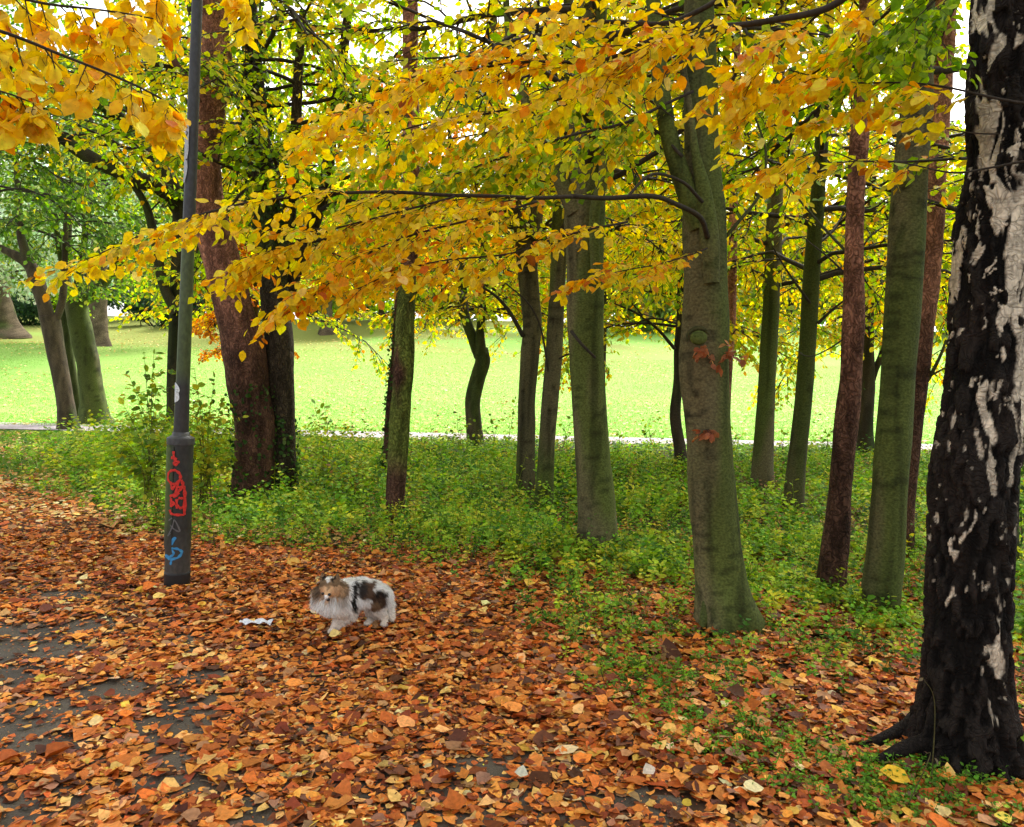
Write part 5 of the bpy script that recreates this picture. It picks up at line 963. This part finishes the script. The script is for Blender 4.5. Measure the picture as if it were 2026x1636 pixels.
# ------------------------------------------------------------------ dog
def dog():
    Yd = gY(660, 1250) * .971; g0 = G(660, 1250); sc = Yd / F / 7.7923; org = P(560 + 1000 / 7.7923, 1250, Yd); ox = org[0]; oz = float(zg(g0[0], g0[1])) + .052
    # zoom-space drawing (zx, zy) with depth y behind the leading paw -> world
    SL = 110 / .15
    def D(zx, zy, y):
        zx = 1000 + (zx - 1000) * (.87 if zx > 1000 else 1); return np.array([ox + (zx - 1000) * sc * (1 + y / Yd) , Yd + y, oz + (1345 - SL * y - zy) * sc * (1 + y / Yd)])
    def inv(V):
        y = V[:, 1] - Yd; q = (V[:, 0] - ox) / (sc * (1 + y / Yd)); return np.where(q > 0, q / .87, q) + 1000, 1345 - SL * y - (V[:, 2] - oz) / (sc * (1 + y / Yd))
    root = empty('dog', (g0[0], Yd + .1, oz), 'small long haired sheepdog, white brown and black, walking towards the viewer on fallen leaves', 'dog')
    bm_ = MB()
    def ball(c, r, rot=0):
        th = np.linspace(0, math.pi, 13); ph = np.linspace(0, 2 * math.pi, 20, endpoint=False); r = np.broadcast_to(np.array(r, float), (3,))
        S_ = np.stack([np.sin(th)[:, None] * np.cos(ph), np.sin(th)[:, None] * np.sin(ph), np.cos(th)[:, None] + 0 * ph], -1) * r
        i = np.arange(12)[:, None] * 20; j = np.arange(20)[None]; k = (j + 1) % 20; bm_.add((S_ + c).reshape(-1, 3), None, np.stack([i + j, i + 20 + j, i + 20 + k, i + k], -1).reshape(-1, 4))
    def limb(ps, rs):
        q = spline(np.concatenate([np.array(ps), np.array(rs)[:, None]], 1), 24)
        for a in q: ball(a[:3], a[3])
    # trunk of the body: deep chest narrowing to the loin, then haunch
    limb([D(860, 830, .05), D(1010, 770, .09), D(1180, 760, .13), D(1340, 770, .165), D(1430, 800, .19)], [.088, .102, .092, .088, .082])
    ball(D(960, 700, .10), (.085, .08, .075)); ball(D(1130, 640, .14), (.08, .07, .06)); ball(D(1300, 680, .17), (.075, .07, .06)); ball(D(1440, 820, .19), (.066, .075, .095))
    ball(D(700, 880, .03), (.095, .075, .085)); ball(D(740, 975, .02), (.085, .07, .05)); ball(D(860, 980, .03), (.07, .07, .07)); ball(D(600, 860, .03), (.05, .05, .065))
    ball(D(830, 780, .05), (.075, .07, .09))
    # neck and head
    limb([D(830, 760, .06), D(760, 690, .02), D(710, 640, -.015)], [.085, .075, .058])
    ball(D(705, 615, -.015), (.058, .058, .048)); ball(D(600, 740, .01), (.05, .04, .05)); ball(D(840, 740, .01), (.05, .04, .05))
    limb([D(714, 690, -.055), D(716, 740, -.088), D(719, 785, -.112)], [.030, .0205, .0145])
    # ears: pricked, tips tilted
    for ex, tx in ((608, 590), (812, 828)):
        limb([D(ex, 560, .0), D((ex + tx) / 2, 500, .004), D(tx, 438, .002)], [.022, .017, .006])
    # front leg on the ground, other front leg lifted, hind legs
    limb([D(900, 960, .05), D(850, 1110, .035), D(800, 1200, .015), D(758, 1300, .0), D(745, 1338, -.004)], [.055, .035, .024, .0155, .016]); ball(D(738, 1345, -.012), (.021, .024, .013))
    limb([D(960, 980, .07), D(950, 1100, .06), D(880, 1190, .045), D(838, 1270, .03)], [.055, .040, .027, .017]); ball(D(832, 1285, .022), (.017, .019, .016))
    limb([D(1450, 880, .19), D(1420, 1000, .17), D(1520, 1110, .19), D(1570, 1190, .16), D(1590, 1222, .155)], [.062, .045, .027, .019, .017]); ball(D(1560, 1232, .145), (.024, .028, .013))
    limb([D(1380, 900, .24), D(1290, 1020, .22), D(1300, 1120, .22), D(1270, 1200, .16)], [.055, .042, .024, .017]); ball(D(1250, 1225, .15), (.022, .024, .013))
    # tail hanging behind the near hind leg
    limb([D(1520, 780, .25), D(1590, 950, .25), D(1640, 1080, .22), D(1690, 1170, .19)], [.026, .028, .022, .010])
    o = bm_.build('body', M_FUR, None); o.name = 'body'
    # one continuous skin
    md = o.modifiers.new('r', 'REMESH'); md.mode = 'VOXEL'; md.voxel_size = .0055
    ms = o.modifiers.new('s', 'SMOOTH'); ms.iterations = 4; ms.factor = .6
    dg = bpy.context.evaluated_depsgraph_get(); ev = o.evaluated_get(dg); me = bpy.data.meshes.new_from_object(ev)
    n = len(me.vertices); V = np.empty(n * 3, np.float32); me.vertices.foreach_get('co', V); V = V.reshape(-1, 3).astype(float)
    Nn = np.empty(n * 3, np.float32); me.vertices.foreach_get('normal', Nn); Nn = Nn.reshape(-1, 3).astype(float)
    bpy.data.objects.remove(o)
    for p_ in list(me.color_attributes): me.color_attributes.remove(p_)
    WH, CR, SB, TN, BK, BR = [np.array(c) for c in ((.90, .88, .85), (.80, .70, .60), (.22, .14, .08), (.58, .36, .20), (.022, .018, .016), (.12, .070, .045))]
    def colour(V):
        zx, zy = inv(V); y = V[:, 1] - Yd
        w1 = (fbm(V * 45, 3, 3) - .5) * 90; zx = zx + w1; zy = zy + (fbm(V * 45, 3, 13) - .5) * 90
        c = np.tile(CR, (len(V), 1)); up = sstep(1150, 850, zy)[:, None]; c = c * (1 - up) + WH * up
        def put(m, col): nonlocal c; m = np.clip(m, 0, 1)[:, None]; c = c * (1 - m) + col * m
        def ell(cx, cy, rx, ry, s=.18): d = np.sqrt(((zx - cx) / rx) ** 2 + ((zy - cy) / ry) ** 2); return sstep(1 + s, 1 - s, d)
        bodyz = (zx > 960)
        put(ell(1300, 690, 175, 135) * bodyz, BR); put(ell(1190, 660, 70, 120) * bodyz, BK * 2); put(ell(1450, 650, 70, 80) * bodyz, WH)
        put(ell(1470, 820, 130, 130) * bodyz, BR * .6); put(ell(1480, 740, 90, 45) * bodyz, BK); put(ell(1420, 950, 95, 90) * bodyz, SB * 1.1)
        put(ell(1075, 830, 50, 190, .15) * bodyz, BK); put(ell(1080, 610, 45, 80, .2) * bodyz, BK)
        put(sstep(1020, 1120, zy) * ell(1180, 1080, 150, 160) * .5 * bodyz, CR * .8)
        hd = y < .055
        put(ell(720, 640, 230, 170, .12) * hd, SB); put(ell(600, 720, 110, 90, .2) * hd, TN); put(ell(860, 720, 100, 100, .2) * hd, TN)
        put(ell(545, 800, 60, 110, .3) * hd * .6, SB); put(ell(900, 830, 60, 110, .3) * hd * .6, SB)
        put(ell(715, 700, 85, 110, .25) * hd, TN * 1.15); put(ell(705, 500, 42, 60, .2) * hd, WH * .9); put(ell(700, 790, 55, 40, .2) * hd * (y < -.06), WH)
        put(ell(600, 500, 55, 90, .2) * hd * (zy < 540), SB); put(ell(820, 510, 55, 90, .2) * hd * (zy < 540), SB)
        put(ell(632, 500, 24, 52, .3) * (y < .02) * (zy < 545), BK * 1.5); put(ell(783, 505, 24, 52, .3) * (y < .02) * (zy < 550), BK * 1.5)
        put(ell(560, 700, 40, 90, .4) * hd * .7, BK * 3); put(ell(925, 700, 30, 90, .4) * hd * .6, BK * 3); put(ell(715, 610, 150, 30, .5) * hd * .5, SB * .6)
        put(ell(715, 640, 16, 60, .4) * hd * .8, SB); put(ell(720, 960, 190, 130, .4) * (y < .1), WH * [.98, .95, .93])
        return np.clip(c * (1 + (fbm(V * 120, 2, 8)[:, None] - .5) * .35), .01, .9)
    C = colour(V); ca = me.color_attributes.new('Col', 'FLOAT_COLOR', 'POINT'); ca.data.foreach_set('color', np.concatenate([C, np.ones((n, 1))], 1).astype(np.float32).ravel())
    pl = parent_loc(root); co = (V - pl).astype(np.float32); me.vertices.foreach_set('co', co.ravel()); me.materials.clear(); me.materials.append(M_FUR)
    me.polygons.foreach_set('use_smooth', np.ones(len(me.polygons), bool)); me.update()
    body = bpy.data.objects.new('body', me); COL.objects.link(body); body.parent = root
    # coat: tapering strands laid back and down
    rg = np.random.default_rng(8); m = 26000; i = rg.integers(0, n, m); p = V[i] + rg.normal(0, .002, (m, 3)); nn = Nn[i]; zx, zy = inv(p); y = p[:, 1] - Yd
    face = (zx > 560) & (zx < 880) & (zy < 800) & (y < -.0); muz = (y < -.055); leg = (zy > 1120) & (zx < 900)
    ln = np.where(face, .010, .034); ln = np.where(muz, .004, ln); ln = np.where(leg, .012, ln); ln = np.where(~face & (zx < 1000) & (zy > 600) & (zy < 1100), .050, ln); ln = np.where((zx > 1150) & (zy > 930) & (zy < 1180), .018, ln); ln = np.where((zy > 1150) & (zx > 1000), .010, ln)
    ln = np.where((zy > 950) & (zx < 1000) & (y < .06), .015, ln); ln = np.where(leg, .010, ln); ln = np.where(muz & (zy < 850), .004, ln)
    ln = np.where(zy < 545, np.where((zx < 900), .007, .026), ln)
    ln = ln * rg.uniform(.6, 1.25, m); flow = np.stack([np.where(zx > 900, .55, (zx - 720) / 400.), np.where(zx > 900, .25, -.1), np.where(zx > 900, -.5, -.75)], -1); flow = np.where(((zy < 545) & (zx < 900))[:, None], [0, 0, 1.], flow)
    d = nrm(nn * .55 + flow + rg.normal(0, .16, (m, 3))); d = d - np.minimum(0, (d * nn).sum(1))[:, None] * nn; wd = np.where(ln < .012, .0011, .0019); sd_ = nrm(np.cross(d, nn)) * wd[:, None]
    mid = p + d * ln[:, None] * .55; tip = p + nrm(d + [0, 0, -.35]) * ln[:, None]; tip[:, 2] = np.maximum(tip[:, 2], oz - .01)
    Vf = np.stack([p - sd_, p + sd_, mid + sd_ * .8, mid - sd_ * .8, tip], 1); off = (np.arange(m) * 5)[:, None]; cc = colour(p) * rg.uniform(.68, 1.18, (m, 1))
    fb = MB(); fb.add(Vf.reshape(-1, 3), np.array([[3, 2, 4]]) + off, np.array([[0, 1, 2, 3]]) + off, np.repeat(np.clip(cc, .01, .9), 5, 0)); fb.build('fur', M_FUR, root)
    for (ex, ey) in ((662, 682), (770, 684)):
        bm_ = MB(); 
        c = D(ex, ey, 0); dd = np.linalg.norm(V[:, [0, 2]] - c[[0, 2]], axis=1); fr = V[dd < .010]; c[1] = fr[:, 1].min() - .0 if len(fr) else Yd - .05
        th = np.linspace(0, math.pi, 9); ph = np.linspace(0, 2 * math.pi, 14, endpoint=False); S_ = np.stack([np.sin(th)[:, None] * np.cos(ph), np.sin(th)[:, None] * np.sin(ph), np.cos(th)[:, None] + 0 * ph], -1) * [.0105, .007, .0098]
        i_ = np.arange(8)[:, None] * 14; j = np.arange(14)[None]; k = (j + 1) % 14; e = MB(); e.add((S_ + c).reshape(-1, 3), None, np.stack([i_ + j, i_ + 14 + j, i_ + 14 + k, i_ + k], -1).reshape(-1, 4), (.012, .008, .006)); e.build('eye', M_WET, root)
    c = D(719, 806, 0); dd = np.linalg.norm(V[:, [0, 2]] - c[[0, 2]], axis=1); fr = V[dd < .012]; c[1] = (fr[:, 1].min() if len(fr) else Yd - .12) - .009
    S_ = S_ / [.0105, .007, .0098] * [.013, .010, .0105]; e = MB(); e.add((S_ + c).reshape(-1, 3), None, np.stack([i_ + j, i_ + 14 + j, i_ + 14 + k, i_ + k], -1).reshape(-1, 4), (.010, .008, .008)); e.build('nose', M_WET, root)
M_FUR = attr_mat('fur', .9, .1, 200, .1, (1, 1, 1), (.85, 1.1), .001)
M_WET = attr_mat('wet_black', .15, .6, 10, 0, (1, 1, 1), (.9, 1.1), .001)
dog()
